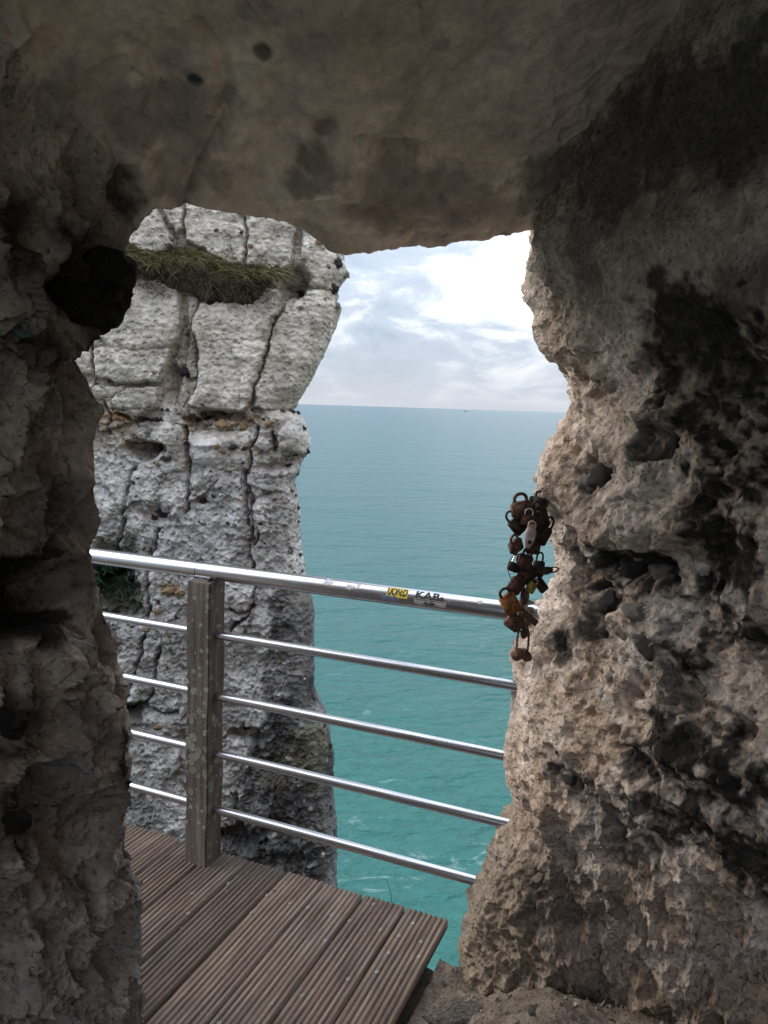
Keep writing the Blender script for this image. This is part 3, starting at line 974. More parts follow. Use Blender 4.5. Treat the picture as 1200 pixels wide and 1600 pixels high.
scol = (np.array([0.038, 0.032, 0.028])[None] * (1 + 0.9 * np.clip(l2 + l3, -.8, 1.5))[:, None]) * (1 - hz_) + np.array([0.070, 0.056, 0.044]) * hz_
col = col * (1 - dark_mask)[:, None] + dark_mask[:, None] * scol
# chalky white scab by the flints and along the lower ledge
for (x, y, rx, ry, k) in [(1000, 1010, 40, 30, .7), (1080, 975, 30, 40, .5), (1040, 960, 40, 40, .5), (1150, 935, 30, 18, .7), (1175, 400, 20, 14, .5), (930, 1290, 30, 60, .35), (900, 1330, 40, 60, .4)]:
    q = (k * sstep(0.05, 0.5, sf.blob(x, y, rx * 1.3, ry * 1.3, 0.6 * lw + 0.3 * l2)))[:, None]
    col = col * (1 - q) + q * np.array([0.50, 0.45, 0.41])
col = np.clip(col, 0.012, 0.75)
FQ = grid_faces(len(zz), len(sv))
if sf.N[0, 0] @ np.cross(Q[1, 0] - Q[0, 0], Q[0, 1] - Q[0, 0]) < 0:
    FQ = FQ[:, ::-1]
pillar = link('rock_pillar', mesh_np('rock_pillar', Pn.reshape(-1, 3), FQ, col), M_PILLAR)
tag(pillar, 'pitted beige rock pillar stained black on the right of the opening', 'rock pillar')
sfP = Pn.reshape(-1, 3)
PIL = sf


def on_pillar(x, y, push=0.0):
    i = PIL.find(x, y)
    return sfP[i] + PIL.Nv[i] * push


for (x, y, r, kind, lab) in [(972, 1027, .017, 'grey', None), (965, 1029, .020, 'rind', None), (1024, 1016, .030, 'black', None), (970, 985, .026, 'grey', None), (938, 1054, .014, 'grey', None),
                             (920, 1082, .013, 'rind', None), (930, 1092, .017, 'rind', None), (880, 1000, .017, 'black', None), (985, 1189, .022, 'black', None), (925, 885, .040, 'black', None), (975, 890, .036, 'black', None),
                             (1010, 905, .034, 'grey', None), (938, 745, .036, 'black', None), (918, 752, .028, 'grey', None), (1040, 690, .028, 'black', None), (935, 940, .030, 'black', None), (945, 985, .024, 'black', None),
                             (1010, 955, .028, 'grey', None), (1078, 893, .020, 'rind', None), (985, 860, .030, 'black', None), (890, 1217, .020, 'black', None), (876, 1172, .012, 'black', None), (935, 608, .020, 'grey', None)]:
    p = on_pillar(x, y, -0.25 * r)
    lump('flint_nodule', kind, p, (r, r * .8, r * random.uniform(.7, 1.0)), pillar)

# ------------------------------------------------------------------ chalk cliff across the gap
CYF = 4.9
sil = [(536, 330), (536, 395), (542, 428), (530, 447), (527, 470), (534, 478), (522, 515), (503, 558), (480, 602), (461, 632), (457, 642), (474, 655), (483, 688), (481, 706), (474, 716), (468, 735), (459, 750),
       (466, 800), (468, 860), (476, 905), (489, 955), (490, 1010), (489, 1080), (498, 1105), (512, 1130), (520, 1185), (518, 1240), (525, 1300), (524, 1378), (530, 1440)]
sl_ = np.array([at(x, y, CYF) for x, y in sil])
zz = np.concatenate([np.linspace(5.5, 3.05, 30)[:-1], np.linspace(3.05, -1.95, 770), np.linspace(-1.95, -9.0, 40)[1:]])
zt = sl_[:, 2]
xr = np.interp(zz, zt[::-1], sl_[::-1, 0])
xr = np.where(zz > zt[0], sl_[0, 0] + 0.1 * (zz - zt[0]), xr)
xr = np.where(zz < zt[-1], sl_[-1, 0] + 0.10 * (zt[-1] - zz), xr)
xrs = smooth1(xr, 25)
RC = 0.16
dv = np.concatenate([np.linspace(4.2, 2.05, 30)[:-1], np.linspace(2.05, 0.0, 315)])       # distance left of the edge
bv = np.geomspace(0.012, 4.0, 55)                                                          # distance back round the corner
front_n = len(dv)
Xf = np.where(dv[None] < 0.25, xr[:, None], xr[:, None] + (xrs - xr)[:, None] * sstep(.1, .5, dv)[None]) - dv[None]
Yf = CYF + 0.0 * Xf + RC * (1 - np.sqrt(np.clip(1 - (np.clip(RC - dv, 0, RC) / RC) ** 2, 0, 1)))[None] - RC * 0.6 - 0.10 * sstep(1.2, 2.0, dv)[None]
Xb = xr[:, None] - 0.26 * bv[None]
Yb = CYF + RC * 0.4 + bv[None] + 0 * Xb
Q = np.stack([np.concatenate([Xf, Xb], 1), np.concatenate([Yf, Yb], 1), np.repeat(zz[:, None], front_n + len(bv), 1)], -1)
sf = Surf(Q, False)
if sf.N[300, 150, 1] > 0:
    sf = Surf(Q, True)
V = sf.V
n_, m_ = sf.n, sf.m
dist_e = np.tile(np.concatenate([dv, -bv]), n_)


def c1(pts):   # first close-up of the photo
    return [(100 + x / 2.4, 300 + y / 2.4) for x, y in pts]


def c2(pts):
    return [(100 + x / 2.4, 750 + y / 2.4) for x, y in pts]


BLOCKS = {
    'a': c1([(255, 190), (275, 130), (340, 95), (372, 88), (395, 130), (425, 190), (440, 226), (380, 250), (310, 242)]),
    'a2': c1([(380, 75), (410, 40), (462, 20), (472, 100), (468, 160), (440, 178), (412, 130)]),
    'b': c1([(482, 20), (560, 20), (690, 30), (702, 100), (700, 190), (688, 292), (640, 292), (590, 265), (540, 225), (480, 214), (474, 130)]),
    'c': c1([(708, 30), (760, 30), (880, 60), (882, 160), (868, 240), (848, 312), (800, 302), (755, 290), (698, 292)]),
    'd': c1([(895, 60), (1080, 60), (1080, 330), (1000, 372), (920, 362), (886, 300), (896, 200)]),
    'd2': c1([(838, 410), (920, 376), (1000, 384), (1090, 400), (1040, 520), (985, 610), (940, 700), (880, 812), (800, 816), (718, 812), (726, 720), (772, 620), (802, 500)]),
    'e': c1([(165, 440), (215, 420), (290, 345), (370, 338), (450, 375), (463, 430), (466, 500), (442, 570), (428, 605), (425, 640), (400, 670), (375, 710), (240, 715), (145, 690), (140, 588), (140, 500)]),
    'f': c1([(-60, 500), (135, 500), (137, 690), (60, 690), (-60, 640)]),
    'g': c1([(525, 420), (640, 425), (740, 400), (770, 370), (815, 375), (826, 402), (798, 500), (768, 600), (742, 670), (718, 720), (706, 800), (690, 825), (560, 825), (486, 800), (495, 770), (522, 720), (520, 640), (505, 560), (505, 480)]),
    'h': c1([(482, 405), (520, 408), (500, 480), (500, 560), (514, 700), (480, 710), (470, 640), (480, 560)]),
    'i': c1([(60, 722), (250, 725), (250, 772), (200, 777), (60, 770)]),
    'j': c1([(256, 730), (378, 725), (385, 760), (370, 815), (250, 822), (208, 815), (210, 782)]),
    'l': c1([(470, 722), (518, 715), (488, 780), (476, 812), (430, 805), (436, 722)]),
    'm': c1([(340, 950), (370, 900), (395, 862), (465, 865), (466, 920), (470, 985), (470, 1050), (400, 1060), (345, 1000)]),
    'n': c1([(475, 892), (560, 892), (702, 897), (714, 920), (704, 1000), (690, 1040), (580, 1030), (480, 1010)]),
    'o': c1([(738, 892), (790, 882), (798, 962), (770, 975), (728, 955)]),
    'p': c1([(806, 882), (880, 850), (960, 880), (960, 990), (820, 968)]),
}
PROUD = {'a': .10, 'a2': .06, 'b': .09, 'c': .09, 'd': .07, 'd2': .06, 'e': .11, 'f': .05, 'g': .11, 'h': .03, 'i': .07, 'j': .09, 'l': .03, 'm': .07, 'n': .045, 'o': .05, 'p': .07}
CRACKS = [c1([(690, 1040), (694, 1200)]) + c2([(700, 20), (722, 150), (708, 230), (726, 300), (716, 450), (690, 490), (640, 560)]),
          c2([(285, -60), (262, 20), (238, 130), (214, 230), (200, 300)]), c2([(372, 180), (345, 280), (337, 380), (340, 500)]), c2([(325, 570), (300, 660), (268, 800), (230, 870)]),
          c2([(372, 600), (360, 730), (330, 830)]), c2([(640, 470), (690, 470), (720, 455)]), c2([(745, 190), (728, 240), (700, 160), (715, 60)]), c1([(475, 870), (468, 920), (482, 1060), (478, 1200)]),
          c1([(645, 600), (670, 700), (678, 800)]), c1([(700, 110), (690, 290)]), c1([(740, 880), (715, 960), (700, 1050)]), c1([(790, 900), (798, 970)]),
          c1([(215, 830), (260, 850), (380, 860)]), c1([(180, 800), (200, 860), (190, 900)]), c2([(200, 900), (260, 850), (300, 830), (450, 850)])]
HAIR = [c1([(60, 580), (180, 590), (300, 605), (430, 600)]), c1([(512, 562), (640, 570), (770, 563)]), c1([(645, 600), (670, 700), (678, 800)]), c1([(700, 110), (690, 290)]), c1([(150, 540), (200, 620), (180, 690)]), c1([(150, 590), (178, 650)])]
CRACKS = [c for c in CRACKS if c not in HAIR] + HAIR
wob = np.stack([fbm(V * 7 + 3, 4, .6), fbm(V * 7 + 33, 4, .6)], 1) * 0.040
xz = np.stack([V[:, 0], V[:, 2]], 1) + wob
fr = dist_e > -0.3


def px2xz(pts):
    return np.array([at(x, y, CYF)[[0, 2]] for x, y in pts])


def inside(q, poly):
    r_ = np.zeros(len(q), bool)
    k = len(poly)
    for i in range(k):
        a, b_ = poly[i], poly[(i + 1) % k]
        c = (a[1] > q[:, 1]) != (b_[1] > q[:, 1])
        xi = a[0] + (q[:, 1] - a[1]) / (b_[1] - a[1] + 1e-12) * (b_[0] - a[0])
        r_ ^= c & (q[:, 0] < xi)
    return r_


bid = np.full(len(V), -1)
D = np.zeros(len(V))
btone = np.ones(len(V))
for bi, (k, poly) in enumerate(BLOCKS.items()):
    pl = px2xz(poly)
    lo, hi = pl.min(0) - .05, pl.max(0) + .05
    box_ = np.where(fr & (xz[:, 0] > lo[0]) & (xz[:, 0] < hi[0]) & (xz[:, 1] > lo[1]) & (xz[:, 1] < hi[1]))[0]
    ins = box_[inside(xz[box_], pl)]
    bid[ins] = bi
    dd = seg_dist(xz[ins], pl)
    dd = np.clip(dd + 0.5 * (wob[ins, 0] + wob[ins, 1]) * sstep(0, .02, dd), 0, None)
    r_ = 0.018
    tt = np.clip(dd / r_, 0, 1)
    D[ins] = 0.75 * PROUD[k] * np.sqrt(1 - (1 - tt) ** 2) * (0.86 + .14 * sstep(0, .12, dd)) + 0.02 * np.sin(bi * 2.3) * sstep(0, .3, dd)
    btone[ins] = 0.94 + 0.12 * ((bi * 0.37) % 1)
base_z = zz.repeat(m_)
blk = bid >= 0
upper = sstep(1.50, 1.62, V[:, 2])
rub = sstep(1.15, 1.3, V[:, 2]) * sstep(1.72, 1.58, V[:, 2])        # the crumbled flint band
lowr = sstep(1.25, 0.9, V[:, 2])
# the body behind and below the upper blocks
vw = dwarp(V, 0.09, 5, 4)
vw2 = dwarp(V, 0.035, 14, 4)
f1, f2, rid = worley(vw * np.array([7, 7, 10.0]))
body = ~blk
D[body] -= 0.03 * (upper * 1.0)[body]
D[body] += (rub * (0.06 * (rid - 0.4)))[body]
# the lower buttress stands forward again as one face
D += lowr * np.where(body, 0.05, 0.0)
g1, g2, gid = worley(vw * np.array([4, 4, 2.6]) + 20)
D += np.where(body, lowr * 0.055 * (gid - .5), 0)
D += 0.05 * fbm(V * 2.2 + 5, 3)
D += np.where(blk, 0.012 * fbm(V * 8 + 1, 4) + 0.006 * fbm(V * np.array([16, 16, 45]), 4) + 0.0035 * ridged(V * np.array([22, 22, 70]), 3),
              0.028 * fbm(V * 8 + 1, 4) + 0.012 * ridged(V * 20, 4) + 0.014 * (scallop(vw2 * 11) - .6) + 0.009 * (scallop(vw2 * 26) - .6))
D += np.where(blk, 0.009, 0.010) * fbm(V * 42, 4) + np.where(blk, 0.010, 0.008) * fbm(V * np.array([2.0, 2.0, 24]) + 60, 3)
D -= np.where(blk, 0.008, 0.026) * pits(vw2 * 9 + 7, 0.08, 0.36, np.where(blk, 0.22, 0.5))
D -= np.where(blk, 0.006, 0.018) * pits(vw2 * 22 + 9, 0.1, 0.45, np.where(blk, 0.3, 0.6))
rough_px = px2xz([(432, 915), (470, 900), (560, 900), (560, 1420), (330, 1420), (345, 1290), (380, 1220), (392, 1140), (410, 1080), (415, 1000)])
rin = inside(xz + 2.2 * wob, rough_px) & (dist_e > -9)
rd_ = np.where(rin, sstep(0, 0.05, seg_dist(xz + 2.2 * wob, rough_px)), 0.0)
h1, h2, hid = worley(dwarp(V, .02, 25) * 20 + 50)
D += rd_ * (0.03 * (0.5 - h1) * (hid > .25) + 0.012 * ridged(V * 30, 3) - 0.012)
for cr in CRACKS:
    pl = px2xz(cr)
    d_ = seg_dist(xz + 0.5 * wob, pl, False)
    wdt = 0.012 * (0.55 + 0.8 * np.abs(fbm(V * 4 + 70, 2)))
    D -= (0.014 if cr in HAIR else 0.085) * np.exp(-(d_ / wdt) ** 2) + (0.004 if cr in HAIR else 0.015) * np.exp(-(d_ / 0.05) ** 2)
# overhanging hollows and the dark recess bottom left
lw = 0.35 * fbm(V * 5 + 3, 3)
for (x, y, rx, ry, dp) in [(225, 703, 28, 16, .16), (245, 700, 18, 10, .1), (470, 440, 16, 26, .08), (455, 455, 20, 18, .09), (345, 650, 34, 10, .08), (300, 655, 12, 8, .06), (440, 730, 40, 10, .05), (465, 715, 20, 10, .06), (250, 800, 22, 18, .06), (318, 782, 9, 8, .03),
                           (175, 930, 40, 50, .18), (165, 880, 30, 40, .12), (205, 1105, 30, 16, .10), (385, 1145, 30, 14, .12), (300, 1150, 20, 14, .06), (370, 1305, 40, 22, .12), (270, 600, 12, 34, .08), (300, 560, 12, 60, .04)]:
    D -= dp * sstep(0.04, 0.6, sf.blob(x, y, rx * 1.2, ry * 1.2, 0.8 * lw + 0.45 * fbm(V * 18, 3)))
# ledge lip and shelf stones down the right side
for (x, y, rx, ry, dp) in [(470, 690, 30, 22, .05), (440, 665, 40, 20, .04), (325, 705, 26, 20, .06), (270, 680, 22, 34, .05), (330, 690, 40, 10, .04), (525, 455, 16, 8, .05)]:
    D += dp * sstep(0.0, 0.7, sf.blob(x, y, rx * 1.3, ry * 1.3, 0.5 * lw))
# root mat area of the grass clump
mat_px = px2xz([(150, 385), (205, 383), (232, 402), (262, 408), (288, 392), (322, 400), (368, 428), (400, 424), (440, 420), (446, 432), (430, 445), (416, 462), (392, 478), (332, 478), (292, 462), (258, 440), (150, 430)])
min_ = inside(xz, mat_px) & fr
md = np.where(min_, seg_dist(xz, mat_px), 0)
D = np.where(min_, 0.015 + 0.09 * np.sqrt(np.clip(md / 0.11, 0, 1)) + 0.030 * fbm(V * 16, 4) + 0.012 * ridged(V * 45, 3), D)
bid[min_] = 99
# silhouettes: jagged flints
edgef = sstep(0.0, 0.20, dist_e)
D = np.where(D > 0, D * (0.10 + 0.90 * edgef), D * (0.45 + 0.55 * edgef)) + (1 - edgef) * (0.016 * fbm(V * 13 + 5, 4) + 0.008 * ridged(V * np.array([20, 20, 34]), 3) - 0.006)
sf.D = D
Pn = sf.final()
nA, nB, nC = fbm(V * 1.3 + 2, 4), fbm(V * 5 + 11, 4), fbm(V * 18 + 4, 4)
cu = lerp((0.66, 0.615, 0.545), (0.50, 0.45, 0.385), sstep(-.25, .3, nB)) * btone[:, None]
cl = lerp((0.62, 0.595, 0.585), (0.43, 0.405, 0.39), sstep(-.25, .25, nB))
kk = sstep(1.1, 1.75, V[:, 2] + 0.3 * nA)
col = cl + (cu - cl) * kk[:, None]
col = col * (1 + 0.28 * nC)[:, None]
# lichen greying and grime patches
gr = sstep(0.05, 0.4, fbm(V * np.array([4, 4, 9]) + 40, 4)) * 0.45
col = col + (np.array([0.27, 0.265, 0.25]) - col) * gr[:, None]
gr2 = sstep(0.12, 0.30, fbm(dwarp(V, .03, 12) * np.array([24, 24, 32]) + 80, 4)) * np.where(blk, 0.40, 0.52) * (0.5 + sstep(-.2, .3, nB))
streak = sstep(0.05, 0.35, fbm(V * np.array([11, 11, 1.6]) + 130, 4)) * 0.35
col = col + (np.array([0.30, 0.275, 0.235]) - col) * np.where(blk, 0.6 * streak, streak)[:, None]
col = col + (np.array([0.13, 0.125, 0.125]) - col) * gr2[:, None]
tan = rub * sstep(-.05, .3, fbm(V * 6 + 90, 3)) * (~blk) * 0.8
col = col + (np.array([0.25, 0.19, 0.13]) - col) * tan[:, None]
# dark weathered corner with white specks
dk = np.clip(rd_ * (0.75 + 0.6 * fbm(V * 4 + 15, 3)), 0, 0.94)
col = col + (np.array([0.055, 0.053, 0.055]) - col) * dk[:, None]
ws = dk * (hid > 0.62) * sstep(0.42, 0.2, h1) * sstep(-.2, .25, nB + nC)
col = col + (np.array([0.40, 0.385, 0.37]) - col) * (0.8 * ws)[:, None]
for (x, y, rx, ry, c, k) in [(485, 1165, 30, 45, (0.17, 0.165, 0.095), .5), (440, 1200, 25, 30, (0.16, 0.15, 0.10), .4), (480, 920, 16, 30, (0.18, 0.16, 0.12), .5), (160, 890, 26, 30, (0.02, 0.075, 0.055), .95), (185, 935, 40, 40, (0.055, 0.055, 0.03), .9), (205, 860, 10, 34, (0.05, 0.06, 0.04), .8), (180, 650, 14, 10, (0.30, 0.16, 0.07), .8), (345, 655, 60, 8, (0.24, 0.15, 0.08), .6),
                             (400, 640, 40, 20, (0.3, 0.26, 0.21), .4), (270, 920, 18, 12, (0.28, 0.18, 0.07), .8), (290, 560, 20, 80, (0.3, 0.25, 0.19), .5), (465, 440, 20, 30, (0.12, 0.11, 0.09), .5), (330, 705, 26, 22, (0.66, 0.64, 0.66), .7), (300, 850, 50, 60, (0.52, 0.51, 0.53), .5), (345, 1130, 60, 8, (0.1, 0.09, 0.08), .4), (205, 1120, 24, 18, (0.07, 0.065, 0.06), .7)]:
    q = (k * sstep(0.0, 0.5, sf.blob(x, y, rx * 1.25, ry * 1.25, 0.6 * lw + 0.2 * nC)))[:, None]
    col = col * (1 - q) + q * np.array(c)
soil = lerp((0.030, 0.022, 0.014), (0.075, 0.055, 0.035), sstep(-.3, .3, nC))
col[min_] = soil[min_]
col = np.clip(col, 0.01, 0.8)
FQ = grid_faces(n_, m_)
if sf.N[0, 0] @ np.cross(Q[1, 0] - Q[0, 0], Q[0, 1] - Q[0, 0]) < 0:
    FQ = FQ[:, ::-1]
Vn = Pn.reshape(-1, 3)
NRM = grid_normals(Pn).reshape(-1, 3)
if (NRM * sf.Nv).sum() < 0:
    NRM = -NRM
fid = bid[FQ].max(1)
fmn = bid[FQ].min(1)
fid = np.where((fid == 99) & (fmn != 99), fmn, fid)
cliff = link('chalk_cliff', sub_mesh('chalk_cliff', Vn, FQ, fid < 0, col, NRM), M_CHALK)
tag(cliff, 'pale chalk cliff of cracked blocks rising beyond the railing', 'cliff')
for bi, k in enumerate(BLOCKS):
    sel = fid == bi
    if sel.sum() > 30:
        link('chalk_block', sub_mesh('chalk_block', Vn, FQ, sel, col, NRM), M_CHALK, cliff)
grass = link('grass_clump', sub_mesh('root_mat', Vn, FQ, fid == 99, col, NRM), M_CHALK)
CLV, CLN, CL = Vn, NRM, sf


def on_cliff(x, y, push=0.0):
    i = CL.find(x, y)
    return CLV[i] + CLN[i] * push


FL = [(270, 376, 8, 'grey'), (212, 362, 7, 'grey'), (340, 364, 6, 'grey'), (380, 364, 5, 'grey'), (392, 388, 6, 'rust'), (380, 366, 5, 'black'), (395, 415, 7, 'grey'), (500, 380, 9, 'rust'), (512, 418, 8, 'grey'), (527, 413, 10, 'black'), (540, 428, 7, 'grey'),
      (522, 451, 12, 'black'), (530, 453, 8, 'black'), (528, 478, 7, 'grey'), (506, 470, 5, 'grey'), (465, 450, 14, 'black'), (455, 460, 9, 'rust'), (472, 440, 8, 'grey'), (470, 482, 6, 'grey'), (244, 581, 6, 'grey'), (285, 582, 12, 'black'), (272, 620, 12, 'grey'), (262, 640, 7, 'black'),
      (180, 652, 9, 'rust'), (290, 648, 12, 'grey'), (318, 650, 10, 'black'), (345, 645, 14, 'black'), (350, 663, 14, 'rust'), (378, 665, 14, 'rust'), (330, 658, 8, 'grey'), (405, 645, 10, 'grey'), (422, 662, 10, 'rust'), (440, 646, 9, 'black'), (455, 643, 10, 'black'), (464, 646, 7, 'black'), (471, 669, 6, 'black'),
      (233, 676, 9, 'grey'), (238, 705, 14, 'black'), (215, 718, 8, 'grey'), (212, 690, 7, 'rind'), (200, 685, 7, 'rind'), (345, 697, 8, 'rust'), (366, 700, 9, 'black'), (385, 700, 7, 'black'), (352, 706, 6, 'rust'), (250, 725, 7, 'rust'), (212, 734, 6, 'grey'), (448, 708, 9, 'grey'), (465, 712, 9, 'black'), (478, 708, 7, 'black'), (455, 728, 9, 'black'), (440, 742, 8, 'grey'),
      (468, 742, 6, 'black'), (460, 775, 5, 'black'), (466, 793, 6, 'black'), (465, 815, 5, 'black'), (469, 867, 6, 'black'), (251, 803, 15, 'black'), (262, 795, 12, 'grey'), (238, 810, 8, 'black'), (315, 783, 9, 'black'), (300, 760, 6, 'grey'), (335, 775, 6, 'black'), (298, 770, 5, 'black'), (358, 816, 5, 'black'), (312, 815, 4, 'black'), (408, 817, 5, 'black'), (415, 806, 5, 'grey'),
      (268, 919, 13, 'rust'), (282, 924, 11, 'rust'), (248, 953, 8, 'rust'), (230, 983, 10, 'rust'), (228, 856, 5, 'black'), (420, 860, 5, 'grey'), (250, 937, 4, 'black'), (362, 930, 9, 'grey'), (377, 945, 10, 'grey'), (295, 1000, 8, 'rust'), (345, 1020, 7, 'grey'), (190, 1010, 7, 'grey'), (252, 1130, 10, 'rust'), (300, 1140, 9, 'black'), (380, 1140, 10, 'black'), (372, 1150, 8, 'rust'), (350, 1160, 7, 'rind'), (205, 1112, 8, 'black'),
      (470, 1222, 8, 'rind'), (495, 1380, 12, 'rind'), (455, 1180, 6, 'rind'), (480, 1195, 6, 'black'), (510, 1345, 8, 'grey'), (515, 1260, 6, 'black'), (430, 1300, 8, 'rind'), (500, 1330, 8, 'rind'), (440, 1080, 6, 'rind'), (470, 1060, 6, 'rind'), (489, 1090, 6, 'black'), (507, 1135, 6, 'black'), (518, 1165, 6, 'black')]
FL = [(x, y, s * (1.35 if x > 515 and y < 480 else 1.1), k) for x, y, s, k in FL]
for _ in range(150):
    band = random.random()
    if band < .25:
        x, y = random.uniform(165, 475), random.gauss(653, 8)
    elif band < .45:
        x, y = random.uniform(165, 480), random.gauss(715, 16)
    elif band < .6:
        y = random.uniform(700, 910)
        x = float(np.interp(y, [p[1] for p in sil], [p[0] for p in sil])) - random.uniform(1, 22)
    else:
        x, y = random.uniform(160, 460), random.uniform(740, 1290)
    FL.append((x, y, random.lognormvariate(1.15, .45), random.choice(['black', 'black', 'grey', 'grey', 'rust', 'rind'])))
for (x, y, s, kind) in FL:
    r_ = s * CYF / F_PX * 0.62
    p = on_cliff(x + random.uniform(-1, 1), y, -0.35 * r_)
    lump('flint_nodule', kind, p, (r_ * random.uniform(.9, 1.5), r_ * .9, r_ * random.uniform(.6, .95)), cliff)

# ------------------------------------------------------------------ grass on the ledge
def blades(name, n, src, spread, length, width, lean, palette, seed, droop=1.0):
    rg = np.random.default_rng(seed)
    Vb, Fb, Cb = [], [], []
    for i in range(n):
        p, wgt = src(rg)
        L = length * min(rg.lognormal(-0.25, 0.45), 2.2)
        a = rg.normal(0, spread)
        d = np.array([lean + a, -0.55 + rg.normal(0, .25), 0.55 + rg.normal(0, .3)])
        d /= np.linalg.norm(d)
        side = np.cross(d, [rg.normal(0, .4), -1, 0.3])
        side /= np.linalg.norm(side)
        c = np.array(palette[rg.integers(len(palette))]) * rg.uniform(.65, 1.3)
        k0 = len(Vb)
        pos = p.copy()
        segs = 4
        for s in range(segs + 1):
            w = width * (1 - s / segs) ** 0.7
            Vb.append(pos - side * w)
            Vb.append(pos + side * w)
            Cb += [c * (0.8 + .4 * s / segs)] * 2
            d = d + np.array([0.05, -0.05, -0.62 * droop * rg.uniform(.6, 1.2)]) * (1 / segs) * 2.0
            d /= np.linalg.norm(d)
            pos = pos + d * L / segs
        for s in range(segs):
            Fb.append((k0 + 2 * s, k0 + 2 * s + 1, k0 + 2 * s + 3, k0 + 2 * s + 2))
    return mesh_np(name, np.array(Vb), np.array(Fb), np.array(Cb))


topline = np.array([(150, 400), (205, 392), (232, 408), (262, 412), (288, 398), (322, 404), (368, 432), (400, 428), (432, 424), (444, 428)], float)


def src_top(rg):
    x = rg.uniform(150, 444)
    y = np.interp(x, topline[:, 0], topline[:, 1]) + rg.uniform(-3, 9) * (1 if x < 380 else .6)
    return on_cliff(x, y, -0.01), 1


def src_low(rg):
    x = rg.uniform(200, 430)
    y = np.interp(x, topline[:, 0], topline[:, 1]) + rg.uniform(12, 50)
    return on_cliff(x, min(y, 474), -0.01), 1


g1 = blades('green_blades', 1500, src_top, 0.85, 0.125, 0.0028, 0.40, [(0.10, 0.105, 0.035), (0.135, 0.125, 0.05), (0.07, 0.085, 0.028), (0.16, 0.14, 0.07), (0.20, 0.17, 0.09)], 3)
o = link('green_blades', g1, M_GRASS, grass)
o['kind'] = 'stuff'
g2 = blades('dead_blades', 1500, src_low, 0.9, 0.11, 0.0018, 0.1, [(0.085, 0.065, 0.042), (0.05, 0.036, 0.024), (0.12, 0.095, 0.065), (0.028, 0.021, 0.015)], 4, 1.6)
o = link('dead_blades', g2, M_GRASS, grass)
o['kind'] = 'stuff'
tag(grass, 'shaggy green and brown grass clump on a ledge high in the chalk cliff', 'grass clump')


# dark leafy plant in the recess low on the left of the cliff
def src_rec(rg):
    return on_cliff(rg.uniform(140, 205), rg.uniform(872, 935), 0.0), 1


g3 = blades('leaves', 260, src_rec, 0.9, 0.075, 0.010, 0.2, [(0.02, 0.075, 0.05), (0.03, 0.09, 0.06), (0.035, 0.055, 0.03)], 5, 1.3)
o = link('cliff_plant', g3, M_GRASS)
tag(o, 'small dark green plant growing in the hollow behind the handrail', 'plant')

# twig roots sticking out of the crack left of the cliff blocks
bm = bmesh.new()
for k in range(9):
    p = on_cliff(random.uniform(122, 165), random.uniform(590, 606), 0.0)
    q = [Vector(p)]
    d = Vector((random.uniform(-.6, 1), -.7, random.uniform(-.5, .3))).normalized()
    for s in range(4):
        q.append(q[-1] + d * random.uniform(.02, .05))
        d = (d + Vector((random.uniform(-.3, .3), 0, -.25))).normalized()
    tube(bm, q, [.004, .0035, .003, .0022, .001], 5)
o = link('dry_roots', bm_mesh('dry_roots', bm), simple_mat('dry_root_bark', (0.03, 0.022, 0.016), (0.09, 0.07, 0.05), 60, 0.9))
tag(o, 'tangle of dry brown roots hanging from a cliff crack by the cave wall', 'roots')

# ------------------------------------------------------------------ cave floor: trodden dirt round the boardwalk
ga = np.linspace(-2.9, 1.7, 300)
gb = np.concatenate([np.linspace(-3.6, -0.75, 60)[:-1], np.linspace(-0.75, 0.02, 190)[:-1], np.linspace(0.02, 0.5, 40)])
A, B = np.meshgrid(ga, gb, indexing='ij')
P = CORNER + A[..., None] * RD + B[..., None] * ND
V = P.reshape(-1, 3)
a_, b_ = A.ravel(), B.ravel()
edge_b = -0.14 + 0.05 * fbm(V * 6, 3) + np.where(a_ < -0.05, 0.04, 0.0)
z = -0.035 + 0.030 * fbm(V * 8, 4) + 0.016 * fbm(V * 30, 4) + 0.005 * ridged(V * 80, 3) - 0.006 * pits(V * 45, 0.2, 0.5, .5)
z += 0.17 * sstep(0.06, 0.42, a_) * sstep(-0.1, -0.35, b_)
z = np.where(a_ < 0.015, np.minimum(z, -0.055) - 0.03, z)
over = np.clip(b_ - edge_b, 0, None)
z -= over * 1.2 + over ** 1.3 * 9
V = V.copy()
V[:, 2] = z
nB, nC = fbm(V * 7 + 2, 4), fbm(V * 25, 3)
col = lerp((0.135, 0.105, 0.080), (0.205, 0.165, 0.130), sstep(-.3, .3, nB)) * (1 + .3 * nC)[:, None]
col = col + (np.array([0.10, 0.095, 0.07]) - col) * (0.6 * sstep(.1, .4, fbm(V * 4 + 50, 3)))[:, None]
FQ = grid_faces(len(ga), len(gb))
if np.cross(V[FQ[0, 1]] - V[FQ[0, 0]], V[FQ[0, 3]] - V[FQ[0, 0]])[2] < 0:
    FQ = FQ[:, ::-1]
ground = link('ground', mesh_np('ground', V, FQ, np.clip(col, .02, .6)), M_DIRT)
tag(ground, 'brown trodden dirt and grit beside the boardwalk', 'ground', kind='structure')
GV, GA, GB = V, a_, b_


def ground_at(x, y):
    d = ray(x, y)
    p = CAM + d * (0.0 - CAM[2]) / d[2]
    for _ in range(4):
        i = int(np.argmin((GV[:, 0] - p[0]) ** 2 + (GV[:, 1] - p[1]) ** 2))
        p = CAM + d * (GV[i, 2] - CAM[2]) / d[2]
    return p


